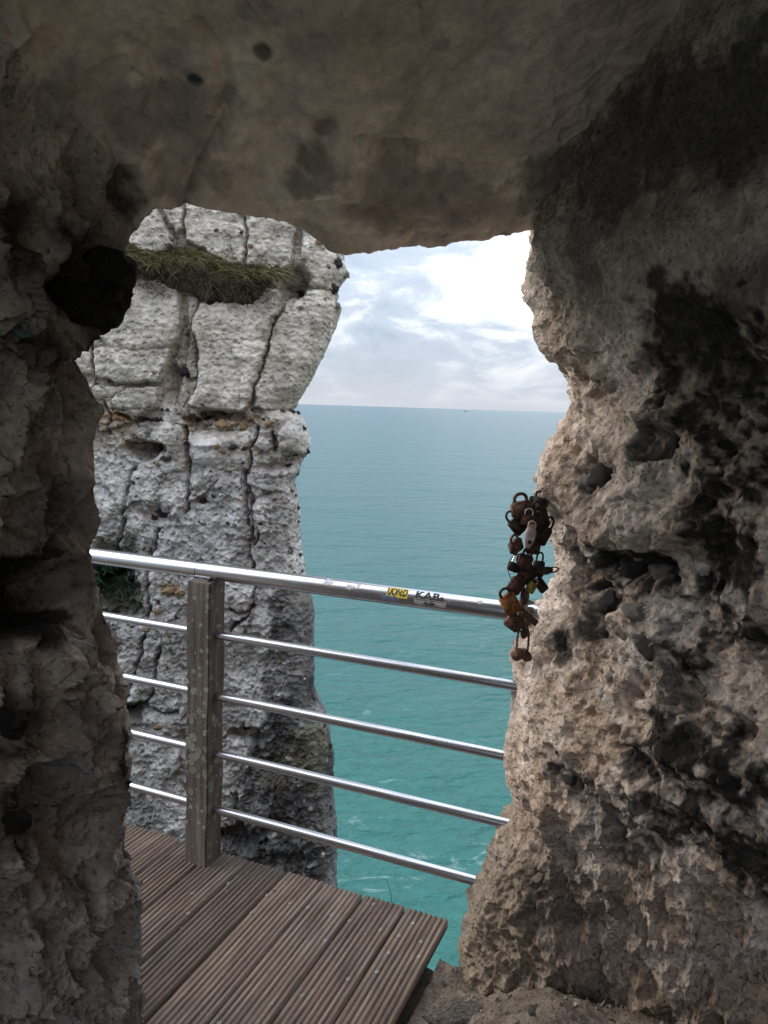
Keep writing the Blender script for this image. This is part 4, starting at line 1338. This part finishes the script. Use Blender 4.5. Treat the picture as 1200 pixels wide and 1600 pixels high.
o = lump('stone', 'stone', ground_at(712, 1592) + np.array([0, 0, 0.008]), (.070, .038, .026), None, (0.1, 0.0, 0.2), 1)
tag(o, 'pale grey stone half buried in the dirt by the boardwalk edge', 'stone')
o = lump('stone', 'stone', ground_at(835, 1580), (.020, .017, .012), None, (0.3, 0.2, 1.2), 3)
tag(o, 'small dark stone on the dirt at the foot of the rock pillar', 'stone')
# grit
rg = np.random.default_rng(9)
Vb, Fb, Cb = [], [], []
sel = np.where((GA > 0.03) & (GA < 1.0) & (GB < -0.12) & (GB > -0.75))[0]
selp = rg.choice(sel, 2200)
base = np.array([(1, 1, 1), (-1, -1, 1), (-1, 1, -1), (1, -1, -1)], float)


def chip(p, r, c):
    k0 = len(Vb)
    m3 = np.linalg.qr(rg.normal(size=(3, 3)))[0]
    for b4 in (base * rg.uniform(.5, 1.2, (4, 3))) @ m3:
        Vb.append(p + b4 * r)
        Cb.append(c)
    for f in ((0, 1, 2), (0, 3, 1), (0, 2, 3), (1, 3, 2)):
        Fb.append([k0 + i for i in f])


for i in selp:
    r_ = 0.0015 * rg.lognormal(0, .65)
    chip(GV[i] + np.array([rg.uniform(-.008, .008), rg.uniform(-.008, .008), r_ * .4]), r_, np.array([.20, .17, .14]) * rg.uniform(.4, 1.7))
o = link('gravel', mesh_np('gravel', np.array(Vb), np.array(Fb), np.array(Cb)), M_CHIP, None, False)
tag(o, 'fine stone grit scattered over the brown dirt', 'gravel', kind='stuff')

# small grass stems at the drop behind the boards
def src_tuft(rg):
    p = ground_at(722, 1470)
    return p + np.array([rg.uniform(-.03, .012), rg.uniform(-.02, .03), -0.03]), 1


g4 = blades('tuft', 26, src_tuft, 0.5, 0.055, 0.0011, -0.2, [(0.03, 0.045, 0.02), (0.05, 0.06, 0.03)], 8, 0.5)
tag(link('grass_tuft', g4, M_GRASS), 'thin grass tuft on the drop between boards and rock pillar', 'grass tuft')
bm = bmesh.new()
p0 = at_line(613, 1420, uv(0, 0.03), RD)
p1 = at_line(611, 1398, uv(0, 0.03), RD)
p2 = at_line(605, 1376, uv(0, 0.03), RD)
p3 = at_line(598, 1372, uv(0, 0.03), RD)
p00 = p0 + np.array([0, 0, -.12])
tube(bm, [p00, p0, p1, p2, p3], [.0012, .0012, .001, .0008, .0004], 5)
tag(link('thin_grass', bm_mesh('thin_grass', bm), simple_mat('dry_stem', (0.03, 0.05, 0.03), (0.06, 0.08, 0.05), 40, .8)), 'single thin grass stem rising behind the boardwalk end', 'grass stem')

# ------------------------------------------------------------------ boardwalk
deck = empty('boardwalk', uv(-0.8, -0.6))
tag(deck, 'weathered brown boardwalk of grooved planks behind the railing', 'boardwalk')
PW, PITCHW, TH = 0.1370, 0.1465, 0.028


def local(o, parent, M):
    o.parent = parent
    o.matrix_world = M


R3 = Matrix(((RD[0], ND[0], 0), (RD[1], ND[1], 0), (0, 0, 1)))


def plank_mesh(seed, L=2.6):
    rg = np.random.default_rng(seed)
    prof = []
    nr = 8
    wv_ = PW / nr
    for k in range(nr):
        x0 = -PW + k * wv_
        for fx, z in ((0.04, -0.0052), (0.20, -0.0046), (0.30, -0.0012), (0.40, 0.0), (0.78, 0.0), (0.88, -0.0012), (0.97, -0.0046)):
            prof.append((x0 + fx * wv_, z))
    prof = [(-PW, -TH)] + [(-PW, -0.004)] + prof + [(0, -0.004), (0, -TH)]
    prof = np.array(prof)
    ys = np.concatenate([[0], np.linspace(-0.004, -0.6, 60), np.linspace(-0.63, -L, 50)])
    n, m = len(ys), len(prof)
    X = np.repeat(prof[None, :, 0], n, 0)
    Z = np.repeat(prof[None, :, 1], n, 0)
    Yy = np.repeat(ys[:, None], m, 1)
    P = np.stack([X, Yy, Z], -1).reshape(-1, 3)
    q = P * np.array([90, 7, 90]) + seed * 13.0
    wear = 0.0011 * fbm(q, 3) + 0.0012 * fbm(P * np.array([55, 40, 1]) + seed, 3)
    topm = P[:, 2] > -0.01
    P[:, 2] += np.where(topm, wear, 0)
    P[:, 0] += 0.0007 * fbm(P * np.array([40, 6, 1]) + 5 * seed, 2)
    P[:, 1] += np.where(P[:, 1] > -0.01, 0.004 * fbm(P * np.array([120, 1, 60]) + seed, 2), 0)
    F4 = grid_faces(n, m)
    me = mesh_np('plank', P, F4)
    bm = bmesh.new()
    bm.from_mesh(me)
    bm.verts.ensure_lookup_table()
    bm.faces.new([bm.verts[i] for i in range(m)])
    bm.faces.new([bm.verts[(n - 1) * m + i] for i in range(m)])
    bm.faces.new([bm.verts[i * m] for i in range(n)] + [bm.verts[i * m + m - 1] for i in reversed(range(n))])
    bmesh.ops.recalc_face_normals(bm, faces=bm.faces)
    bm.to_mesh(me)
    bm.free()
    return me


PM = [plank_mesh(k + 1) for k in range(4)]
planks = []
ends = [0.0, 0.002, -.004, .003, 0, -.003, .002, 0, .004, 0, .001, -.002, .003, 0, 0, 0, 0, 0, 0, 0, 0, 0]
for k in range(22):
    o = bpy.data.objects.new('plank', PM[k % 4])
    if not PM[k % 4].materials:
        PM[k % 4].materials.append(M_DECK)
    COL.objects.link(o)
    M4 = (R3 @ Matrix.Rotation(random.uniform(-.0025, .0025), 3, 'Z')).to_4x4()
    M4.translation = Vector(uv(-k * PITCHW, ends[k], random.uniform(-.002, .001)))
    o.parent = deck
    o.matrix_parent_inverse = Matrix.Translation(-deck.location)
    o.matrix_basis = M4
    planks.append(o)
# supporting joists
for bj in (-0.09, -0.62, -1.2, -2.0):
    bm = bmesh.new()
    box(bm, (0, 0, 0), (3.05, 0.06, 0.10))
    o = link('joist', bm_mesh('joist', bm), M_DECK, None, False)
    M4 = R3.to_4x4()
    M4.translation = Vector(uv(-1.62, bj, -TH - 0.054))
    o.parent = deck
    o.matrix_parent_inverse = Matrix.Translation(-deck.location)
    o.matrix_basis = M4
# screws: a pale ring with a dark socket
bm = bmesh.new()
prof_s = [(0.0, -0.0016, 1), (0.0022, -0.0016, 1), (0.0026, 0.0006, 0), (0.0046, 0.0009, 0), (0.0056, -0.0012, 0), (0.0056, -0.006, 0)]
rings = []
for (r_, z_, mi) in prof_s[1:]:
    rings.append([bm.verts.new((r_ * math.cos(6.2832 * k / 14), r_ * math.sin(6.2832 * k / 14), z_)) for k in range(14)])
f = bm.faces.new(rings[0])
f.material_index = 1
for q, (ra, rb) in enumerate(zip(rings, rings[1:])):
    for k in range(14):
        f = bm.faces.new((ra[k], ra[(k + 1) % 14], rb[(k + 1) % 14], rb[k]))
        f.material_index = 1 if q == 0 else 0
SCREW = bm_mesh('screw', bm)
SCREW.materials.append(M_SCREW)
SCREW.materials.append(M_SLOT)
SCREWS = [(351, 1378), (413, 1397), (479, 1417), (521, 1430), (548, 1439), (592, 1452), (582, 1412), (646, 1443), (619, 1461), (656, 1471), (656, 1495), (588, 1518), (546, 1530), (609, 1489), (473, 1556), (426, 1570), (341, 1598), (300, 1395), (454, 1411), (512, 1470), (292, 1426), (390, 1425)]
for (x, y) in SCREWS:
    p = at_z(x, y, 0.001)
    a = (p - CORNER) @ RD
    k = max(0, min(21, int(-a / PITCHW)))
    # sit on the crown of the nearest ridge
    la = -a - k * PITCHW
    ridge = (math.floor((PW - la) / (PW / 8)) + 0.58) * PW / 8
    a2 = -(k * PITCHW + PW - min(max(ridge, 0.008), PW - .008))
    b2 = (p - CORNER) @ ND
    o = bpy.data.objects.new('screw', SCREW)
    COL.objects.link(o)
    o.parent = planks[k]
    wm = Matrix.Translation(Vector(uv(a2, b2, 0.0012)))
    o.matrix_parent_inverse = (Matrix.Translation(deck.location) @ planks[k].matrix_parent_inverse @ planks[k].matrix_basis).inverted()
    o.matrix_basis = wm
# crumbs in the grooves
Vb, Fb, Cb = [], [], []
for i in range(420):
    a, b0 = -rg.uniform(0.0, 1.5), -rg.uniform(0.0, 0.75)
    k = int(-a / PITCHW)
    groove = round((-a - k * PITCHW) / (PW / 8)) * PW / 8
    r_ = 0.0011 * rg.lognormal(0, .5)
    chip(uv(-(k * PITCHW + groove), b0, -0.0068 + r_ * .5), r_, np.array([.30, .27, .23]) * rg.uniform(.25, 1.4))
o = link('crumbs', mesh_np('crumbs', np.array(Vb), np.array(Fb), np.array(Cb)), M_CHIP, None, False)
tag(o, 'tiny chalk crumbs lying in the grooves of the planks', 'crumbs', kind='stuff')

# ------------------------------------------------------------------ railing
PB = at_z(322, 1355, 0.0)
HW = 0.045
PC = PB - RD * HW + ND * HW                            # post centre on the boards
TILT = 0.012
root = empty('railing', PC)
tag(root, 'steel tube railing on a lichened wooden post above the sea', 'railing')


def rail_pt(s, z):
    return PC + RD * s + np.array([0, 0, z])


def child(name, me, mats, smooth=True):
    o = link(name, me, mats, None, smooth)
    o.parent = root
    o.matrix_parent_inverse = Matrix.Translation(-root.location)
    return o


def z_for(x, y):
    return at_line(x, y, PC, RD)[2]


hz_top = z_for(332, 893)
rods = [z_for(322, y) for y in (989, 1084, 1173, 1260)]
print('handrail z', hz_top, 'rods', rods, 'post', PC, 'cam height ok; pillar edge', at(820, 968, 2.05))
print('left end px150', (at_line(150, 868, PC, RD) - PC) @ RD, at_line(150, 868, PC, RD)[2], 'right px820', (at_line(800, 964, PC, RD) - PC) @ RD, at_line(800, 964, PC, RD)[2])
for (x, y) in [(820, 1079), (790, 1181), (795, 1285), (760, 1385)]:
    q = at_line(x, y, PC, RD)
    print('rod right', x, y, q[2], (q - PC) @ RD)
# post
bm = bmesh.new()
ph = hz_top - 0.030
bmesh.ops.create_cube(bm, size=1.0)
for v in bm.verts:
    up_ = v.co.z > 0
    v.co.x *= 2 * HW
    v.co.y *= 2 * HW
    v.co.z = ph if up_ else -0.02
bmesh.ops.subdivide_edges(bm, edges=[e for e in bm.edges if abs(e.verts[0].co.z - e.verts[1].co.z) > .5], cuts=40, use_grid_fill=True)
bmesh.ops.bevel(bm, geom=[e for e in bm.edges if len(e.link_faces) == 2 and e.calc_face_angle() > 1.0], offset=0.0035, segments=2, affect='EDGES')
for v in bm.verts:
    v.co.x += 0.0016 * math.sin(v.co.z * 17 + v.co.y * 60)
    v.co.y += 0.0016 * math.sin(v.co.z * 13 + 2 + v.co.x * 50)
post = link('post', bm_mesh('post', bm), M_POST, None, False)
M4 = (R3 @ Matrix.Rotation(math.radians(0.9), 3, 'Y')).to_4x4()
M4.translation = Vector(PC)
post.parent = root
post.matrix_parent_inverse = Matrix.Translation(-root.location)
post.matrix_basis = M4
# rods run through the post; left and right lengths are separate pieces
S_L, S_R = -3.0, 1.30
for zr in rods:
    for s0, s1 in ((S_L, -HW - 0.0005 + 0.01), (HW - 0.01, S_R)):
        bm = bmesh.new()
        tube(bm, [rail_pt(s0, zr), rail_pt(s1, zr)], 0.0148, 24)
        child('rail_rod', bm_mesh('rail_rod', bm), M_STEEL)
HR = 0.0272
SJ = -0.012
for s0, s1 in ((S_L, SJ - 0.0012), (SJ + 0.0012, 1.16)):
    bm = bmesh.new()
    tube(bm, [rail_pt(s0, hz_top), rail_pt(s0 + .5 * (s1 - s0), hz_top), rail_pt(s1, hz_top)], HR, 48)
    o = child('handrail', bm_mesh('handrail', bm), M_STEEL)
    if s1 > 0:
        hand = o
bm = bmesh.new()
tube(bm, [rail_pt(SJ - 0.003, hz_top), rail_pt(SJ + 0.003, hz_top)], HR - 0.0015, 32)
child('joint_ring', bm_mesh('joint_ring', bm), M_GAP)
bm = bmesh.new()
box(bm, (0, 0, 0), (0.06, 0.05, 0.012))
sad = link('saddle', bm_mesh('saddle', bm), M_STEEL, None, False)
M4 = R3.to_4x4()
M4.translation = Vector(rail_pt(0.008, hz_top - HR - 0.003))
sad.parent = root
sad.matrix_parent_inverse = Matrix.Translation(-root.location)
sad.matrix_basis = M4
# weathered cement socket where the handrail enters the rock
o = lump('cement_socket', 'stone', rail_pt(1.075, hz_top - 0.002), (.040, .040, .042), None, (0.2, .1, .6), 1)
o.parent = root
o.matrix_parent_inverse = Matrix.Translation(-root.location)


# stickers: flat print wrapped on the tube; s along the tube, q around it (metres, 0 = facing up, positive towards the cave)
def wrap(s, q, lift):
    th = q / HR
    return rail_pt(s, hz_top) + (HR + lift) * (math.cos(th) * np.array([0, 0, 1]) - math.sin(th) * ND)


def patch(bm, s0, s1, q0, q1, lift, mi, shape=None, n=24):
    """wrapped patch; shape(u,v) -> keep"""
    vs = {}
    for i in range(n + 1):
        for j in range(n + 1):
            vs[i, j] = (s0 + (s1 - s0) * i / n, q0 + (q1 - q0) * j / n)
    made = {}
    for i in range(n):
        for j in range(n):
            if shape and not shape((i + .5) / n, (j + .5) / n):
                continue
            fs = []
            for c in ((i, j), (i + 1, j), (i + 1, j + 1), (i, j + 1)):
                if c not in made:
                    made[c] = bm.verts.new(wrap(*vs[c], lift))
                fs.append(made[c])
            bm.faces.new(fs).material_index = mi


def text(bm, body, s0, q_top, height, width, lift, mi, shear=0.0):
    cu = bpy.data.curves.new('lettering', 'FONT')
    cu.body = body
    cu.offset = 0.03
    cu.shear = shear
    ob = bpy.data.objects.new('lettering', cu)
    me = bpy.data.meshes.new_from_object(ob)
    b2 = bmesh.new()
    b2.from_mesh(me)
    bpy.data.objects.remove(ob)
    bpy.data.curves.remove(cu)
    xs_ = [v.co.x for v in b2.verts]
    ys_ = [v.co.y for v in b2.verts]
    x0, x1, y0, y1 = min(xs_), max(xs_), min(ys_), max(ys_)
    for k in range(1, 9):
        bmesh.ops.bisect_plane(b2, geom=b2.verts[:] + b2.edges[:] + b2.faces[:], plane_co=(0, y0 + (y1 - y0) * k / 9, 0), plane_no=(0, 1, 0))
    mp_ = {}
    for v in b2.verts:
        mp_[v] = bm.verts.new(wrap(s0 + (v.co.x - x0) / (x1 - x0) * width, q_top + (y1 - v.co.y) / (y1 - y0) * height, lift))
    for f in b2.faces:
        bm.faces.new([mp_[v] for v in f.verts]).material_index = mi
    b2.free()
    bpy.data.meshes.remove(me)


def s_at(x, y):
    return (at_line(x, y, PC, RD) - PC) @ RD


def sticker(name, build, mats, label):
    bm = bmesh.new()
    build(bm)
    o = link(name, bm_mesh('sticker', bm), mats, None, None)
    o.parent = hand
    o['label'] = label
    return o


sA0, sA1 = s_at(603, 935), s_at(640, 941)
sB0, sB1 = s_at(652, 943), s_at(701, 950)


def bA(bm):
    patch(bm, sA0 + .012, sA1 + .002, .008, .040, .0004, 0)
    patch(bm, sA0 - .004, sA0 + .055, .036, .052, .0006, 1, lambda u, v: not (u > .8 and v < .4) and math.sin(u * 40) + math.sin(v * 9 + u * 11) > -1.5)
    text(bm, 'UON:D', sA0 + .014, .0105, .024, (sA1 - sA0) - .014, .0011, 2)


def bB(bm):
    patch(bm, sB0, sB1, .034, .052, .0004, 0, lambda u, v: v < .8 + .2 * math.sin(u * 9))
    text(bm, 'KAB', sB0 + .002, .010, .024, (sB1 - sB0) * .76, .0011, 1)
    text(bm, '&', sB0 + (sB1 - sB0) * .78, .021, .013, (sB1 - sB0) * .18, .0011, 1)
    patch(bm, sB0 + .002, sB1 - .002, .0360, .0378, .0009, 1)
    text(bm, 'JLM', sB0 + (sB1 - sB0) * .30,   .0405, .0080, (sB1 - sB0) * .34, .0011, 1)


sticker('sticker', bA, [M_YELLOW, M_BLUE, M_INK], 'yellow sticker with black UON:D lettering')
sticker('sticker', bB, [M_CLEAR, M_INK], 'torn grey sticker with black KAB lettering')
for (x, w_, q0, q1, sd_) in [(517, .040, .004, .034, 1.0), (552, .034, .016, .036, 2.0), (564, .014, .010, .026, 3.0), (752, .018, .012, .028, 4.0)]:
    sc_ = s_at(x, 915 + (x - 517) * .15)

    def bR(bm, sc_=sc_, w_=w_, q0=q0, q1=q1, sd_=sd_):
        def shp(u, v):
            a = math.atan2(v - .5, u - .5)
            r_ = math.hypot(u - .5, v - .5)
            return r_ < .40 + .06 * math.sin(3 * a + sd_) + .05 * math.sin(7 * a + 2 * sd_)
        patch(bm, sc_ - w_ / 2, sc_ + w_ / 2, q0, q1, .0004, 0, shp, 26)
    sticker('sticker_residue', bR, [M_PAPER], 'whitish scraped sticker residue')

# ------------------------------------------------------------------ padlocks hanging by the pillar
YL = 1.93
PXM = YL / F_PX * 1.18          # metres per photo pixel at the locks


def rounded_box(w, h, dpt, r=0.18, seg=3):
    bm = bmesh.new()
    bmesh.ops.create_cube(bm, size=1.0)
    for v in bm.verts:
        v.co = Vector((v.co.x * w, v.co.y * dpt, v.co.z * h))
    bmesh.ops.bevel(bm, geom=bm.edges[:], offset=r * min(w, dpt), segments=seg, affect='EDGES')
    return bm


def body_mesh(shape, w, h, dpt):
    if shape == 'box':
        bm = rounded_box(w, h, dpt)
        for zc_ in (-.22, .0, .22):      # laminated seams
            pass
        return bm
    if shape == 'oval':
        bm = bmesh.new()
        bmesh.ops.create_uvsphere(bm, u_segments=20, v_segments=12, radius=0.5)
        for v in bm.verts:
            k = 1.0 + 0.25 * v.co.z
            v.co = Vector((v.co.x * w * k, v.co.y * dpt, v.co.z * h))
        return bm
    if shape == 'round':
        bm = bmesh.new()
        bmesh.ops.create_cone(bm, cap_ends=True, segments=28, radius1=.5, radius2=.5, depth=1.0, matrix=Matrix.Rotation(math.pi / 2, 4, 'X'))
        for v in bm.verts:
            v.co = Vector((v.co.x * w, v.co.y * dpt, v.co.z * h))
        bmesh.ops.bevel(bm, geom=[e for e in bm.edges if len(e.link_faces) == 2 and e.calc_face_angle() > 1], offset=.1 * dpt, segments=2, affect='EDGES')
        return bm
    if shape == 'heart':
        pts = []
        for k in range(48):       # two lobes below a flat top, the heart hung upside down
            a = 2 * math.pi * k / 48
            x = 16 * math.sin(a) ** 3
            z = 13 * math.cos(a) - 5 * math.cos(2 * a) - 2 * math.cos(3 * a) - math.cos(4 * a)
            pts.append((x / 32, min(-z / 30, .32)))
        bm = bmesh.new()
        lo_ = [bm.verts.new((x * w, -dpt / 2, z * h)) for x, z in pts]
        hi_ = [bm.verts.new((x * w, dpt / 2, z * h)) for x, z in pts]
        fa, fb = bm.faces.new(lo_), bm.faces.new(list(reversed(hi_)))
        for i in range(48):
            j = (i + 1) % 48
            bm.faces.new((lo_[i], hi_[i], hi_[j], lo_[j]))
        bmesh.ops.remove_doubles(bm, verts=bm.verts, dist=1e-5)
        bmesh.ops.bevel(bm, geom=[e for e in bm.edges if len(e.link_faces) == 2 and e.calc_face_angle() > 1], offset=.12 * dpt, segments=2, affect='EDGES')
        return bm


def padlock(x, y, w, h, ang, mat, label, shape='box', dep=0.0, yaw=0.0, shackle=0.75, smat=None, tilt=0.0, keyhole=False, sr=0.11, sw=0.62):
    """x, y body centre in photo pixels; w, h its size there; ang clockwise lean in degrees"""
    w, h = w * PXM, h * PXM
    shackle *= 0.72
    dpt = w * (0.52 if shape != 'heart' else .42)
    loc = at(x, y, YL + dep)
    r0 = empty('padlock', loc)
    r0.rotation_euler = (tilt, math.radians(ang), yaw)
    link('body', bm_mesh('padlock_body', body_mesh(shape, w, h, dpt)), mat, r0)
    bm = bmesh.new()
    zt_ = h * (0.5 if shape in ('box',) else .42 if shape != 'heart' else .27)
    hw_, L = w * sw / 2, shackle * h
    pts = [(-hw_, 0, zt_ - .12 * h), (-hw_, 0, zt_ + L * .45)]
    for k in range(9):
        a = math.pi - math.pi * k / 8
        pts.append((hw_ * math.cos(a), 0, zt_ + L * .45 + max(L * .55, hw_ * .8) * math.sin(a)))
    pts += [(hw_, 0, zt_ + L * .45), (hw_, 0, zt_ - .12 * h)]
    tube(bm, pts, w * sr / 1.3, 10)
    link('shackle', bm_mesh('shackle', bm), smat or mat, r0)
    if keyhole:
        bm = bmesh.new()
        bmesh.ops.create_cone(bm, cap_ends=True, segments=18, radius1=w * .2, radius2=w * .17, depth=w * .12, matrix=Matrix.Translation((0, -dpt * (.36 if shape == 'oval' else .5), -h * (.22 if shape == 'oval' else .12))) @ Matrix.Rotation(math.pi / 2, 4, 'X'))
        link('keyway', bm_mesh('keyway', bm), M_RUST_DARK, r0)
    tag(r0, label, 'padlock', 'rusty padlocks hanging in a bunch')
    return r0


padlock(815, 796, 27, 22, -10, M_RUST, 'square dark brown padlock at the top left of the bunch', dep=-.01, yaw=.2, shackle=.5)
padlock(841, 791, 22, 24, 12, M_RUST_DARK, 'black padlock topmost of all, pressed against the pale rock', dep=.02, yaw=-.4, shackle=.5)
padlock(845, 812, 22, 26, -20, M_RUST_DARK, 'black padlock against the rock just right of the pink lock', dep=.01, yaw=.5)
padlock(809, 821, 20, 23, -42, M_RUST_DARK, 'black padlock tilted sideways under the square brown padlock', dep=.0, yaw=.3, smat=M_RUST)
padlock(824, 812, 17, 14, 8, M_RUST, 'small brown padlock with a bright shackle above the pink lock', dep=-.02, yaw=.1, smat=M_CHROME, shackle=.8)
padlock(828, 838, 15, 33, 8, M_PINK, 'faded pink oval padlock with dark keyway in mid bunch', 'oval', dep=-.045, yaw=.15, keyhole=True, shackle=.22)
padlock(847, 836, 20, 26, 24, M_RUST_DARK, 'black padlock lowest of those touching the rock', dep=.015, yaw=-.2)
padlock(833, 853, 22, 22, 10, M_RUST_DARK, 'black padlock directly below the pink oval padlock', dep=.005, yaw=.7)
padlock(806, 853, 21, 17, -24, M_RUST, 'light brown boxy padlock sticking out left at mid bunch', dep=-.02, yaw=.7, shackle=.4)
padlock(820, 877, 19, 19, 18, M_RUST_RED, 'dark red padlock in the middle of the bunch, right of the chrome shackle', dep=-.015, yaw=.2, shackle=.6)
padlock(802, 886, 15, 13, 22, M_RUST_DARK, 'small black padlock with bright chrome shackle on the left side', dep=-.01, yaw=.4, smat=M_CHROME, shackle=1.3)
padlock(822, 896, 22, 26, -18, M_RUST_DARK, 'large black padlock in the centre above the orange one', dep=.0, yaw=-.2)
padlock(841, 889, 16, 22, 6, M_RUST_DARK, 'narrow black padlock left of the oval lock pointing right', dep=.01, yaw=.4)
padlock(851, 892, 11, 24, 82, M_RUST_DARK, 'black oval padlock pointing straight out to the right', 'oval', dep=.0, yaw=.1, shackle=.5)
padlock(845, 914, 13, 21, -38, M_RUST_DARK, 'black padlock leaning right next to the brass padlock', dep=.0, yaw=.2, shackle=.5)
padlock(830, 918, 12, 15, 28, M_BRASS, 'small yellow brass padlock, only brassy one in the bunch', dep=-.012, yaw=.1, smat=M_CHROME, shackle=.5)
padlock(806, 915, 19, 22, 32, M_RUST_RED, 'purple brown padlock above the large orange padlock', dep=-.015, yaw=.2, shackle=.5, smat=M_RUST)
padlock(820, 932, 14, 22, 2, M_RUST_RED, 'rounded dark red padlock right of the large orange padlock', 'round', dep=-.005, yaw=.9, smat=M_RUST_DARK, shackle=.7)
padlock(797, 943, 22, 28, -32, M_ORANGE, 'large orange rusty padlock in front of the handrail', dep=-.03, yaw=.35, shackle=.45, smat=M_RUST_DARK)
padlock(803, 972, 22, 22, 36, M_RUST, 'dark brown padlock hanging just under the large orange one', dep=-.02, yaw=.2, shackle=.6)
padlock(828, 966, 9, 26, -52, M_RUST, 'slim rusty padlock lying slanted against the handrail end', dep=-.02, yaw=.2, shackle=.4)
padlock(819, 990, 11, 15, 4, M_RUST_RED, 'small round red padlock held inside the tall shackle of the lowest lock', 'oval', dep=-.01, yaw=.1, shackle=.8)
padlock(815, 1022, 28, 22, 2, M_RUST, 'brown heart shaped padlock with tall thin shackle, lowest of all', 'heart', dep=-.02, yaw=.0, shackle=2.2, smat=M_RUST, sr=.07, sw=.55)

# the chain that carries them, fixed in the rock
root = empty('chain', at(840, 782, YL + 0.08))
cp = [at(856, 772, YL + .16), at(840, 781, YL + .07), at(829, 779, YL + .02), at(829, 800, YL + .03), at(833, 830, YL + .035), at(826, 860, YL + .03), at(824, 890, YL + .028), at(820, 920, YL + .012), at(816, 950, YL - .005), at(815, 985, YL - .012)]
cps = resample(np.array(cp), step=0.017)
for i in range(len(cps) - 1):
    a, b0 = Vector(cps[i]), Vector(cps[i + 1])
    d = (b0 - a).normalized()
    s = d.orthogonal().normalized()
    s = (Matrix.Rotation(math.radians(35 + 90 * (i % 2)), 3, d) @ s)
    c = (a + b0) / 2
    L, w_ = 0.0145, 0.0062
    loop = []
    for k in range(14):
        t_ = 2 * math.pi * k / 14
        loop.append(c + d * (L * .5 * math.cos(t_) + math.copysign(.3 * L, math.cos(t_))) + s * w_ * math.sin(t_))
    bm = bmesh.new()
    tube(bm, loop + [loop[0], loop[1]], 0.0021, 7, False)
    o = link('chain_link', bm_mesh('chain_link', bm), M_RUST_DARK)
    o.parent = root
    o.matrix_parent_inverse = Matrix.Translation(-root.location)
tag(root, 'rusty dark chain fixed to the rock with padlocks hanging on it', 'chain')
# thin black wire loop
bm = bmesh.new()
wp = [(805, 866), (799, 872), (795, 879), (793, 885), (794, 893), (797, 901), (801, 909), (805, 918), (812, 924)]
wpts = resample(np.array([at(x, y, YL - .04 + .03 * abs(i - 4) / 4) for i, (x, y) in enumerate(wp)]), n=40)
tube(bm, wpts, 0.0011, 6)
tag(link('wire', bm_mesh('wire', bm), M_WIRE), 'thin black wire curling off the left side of the padlock bunch', 'wire')
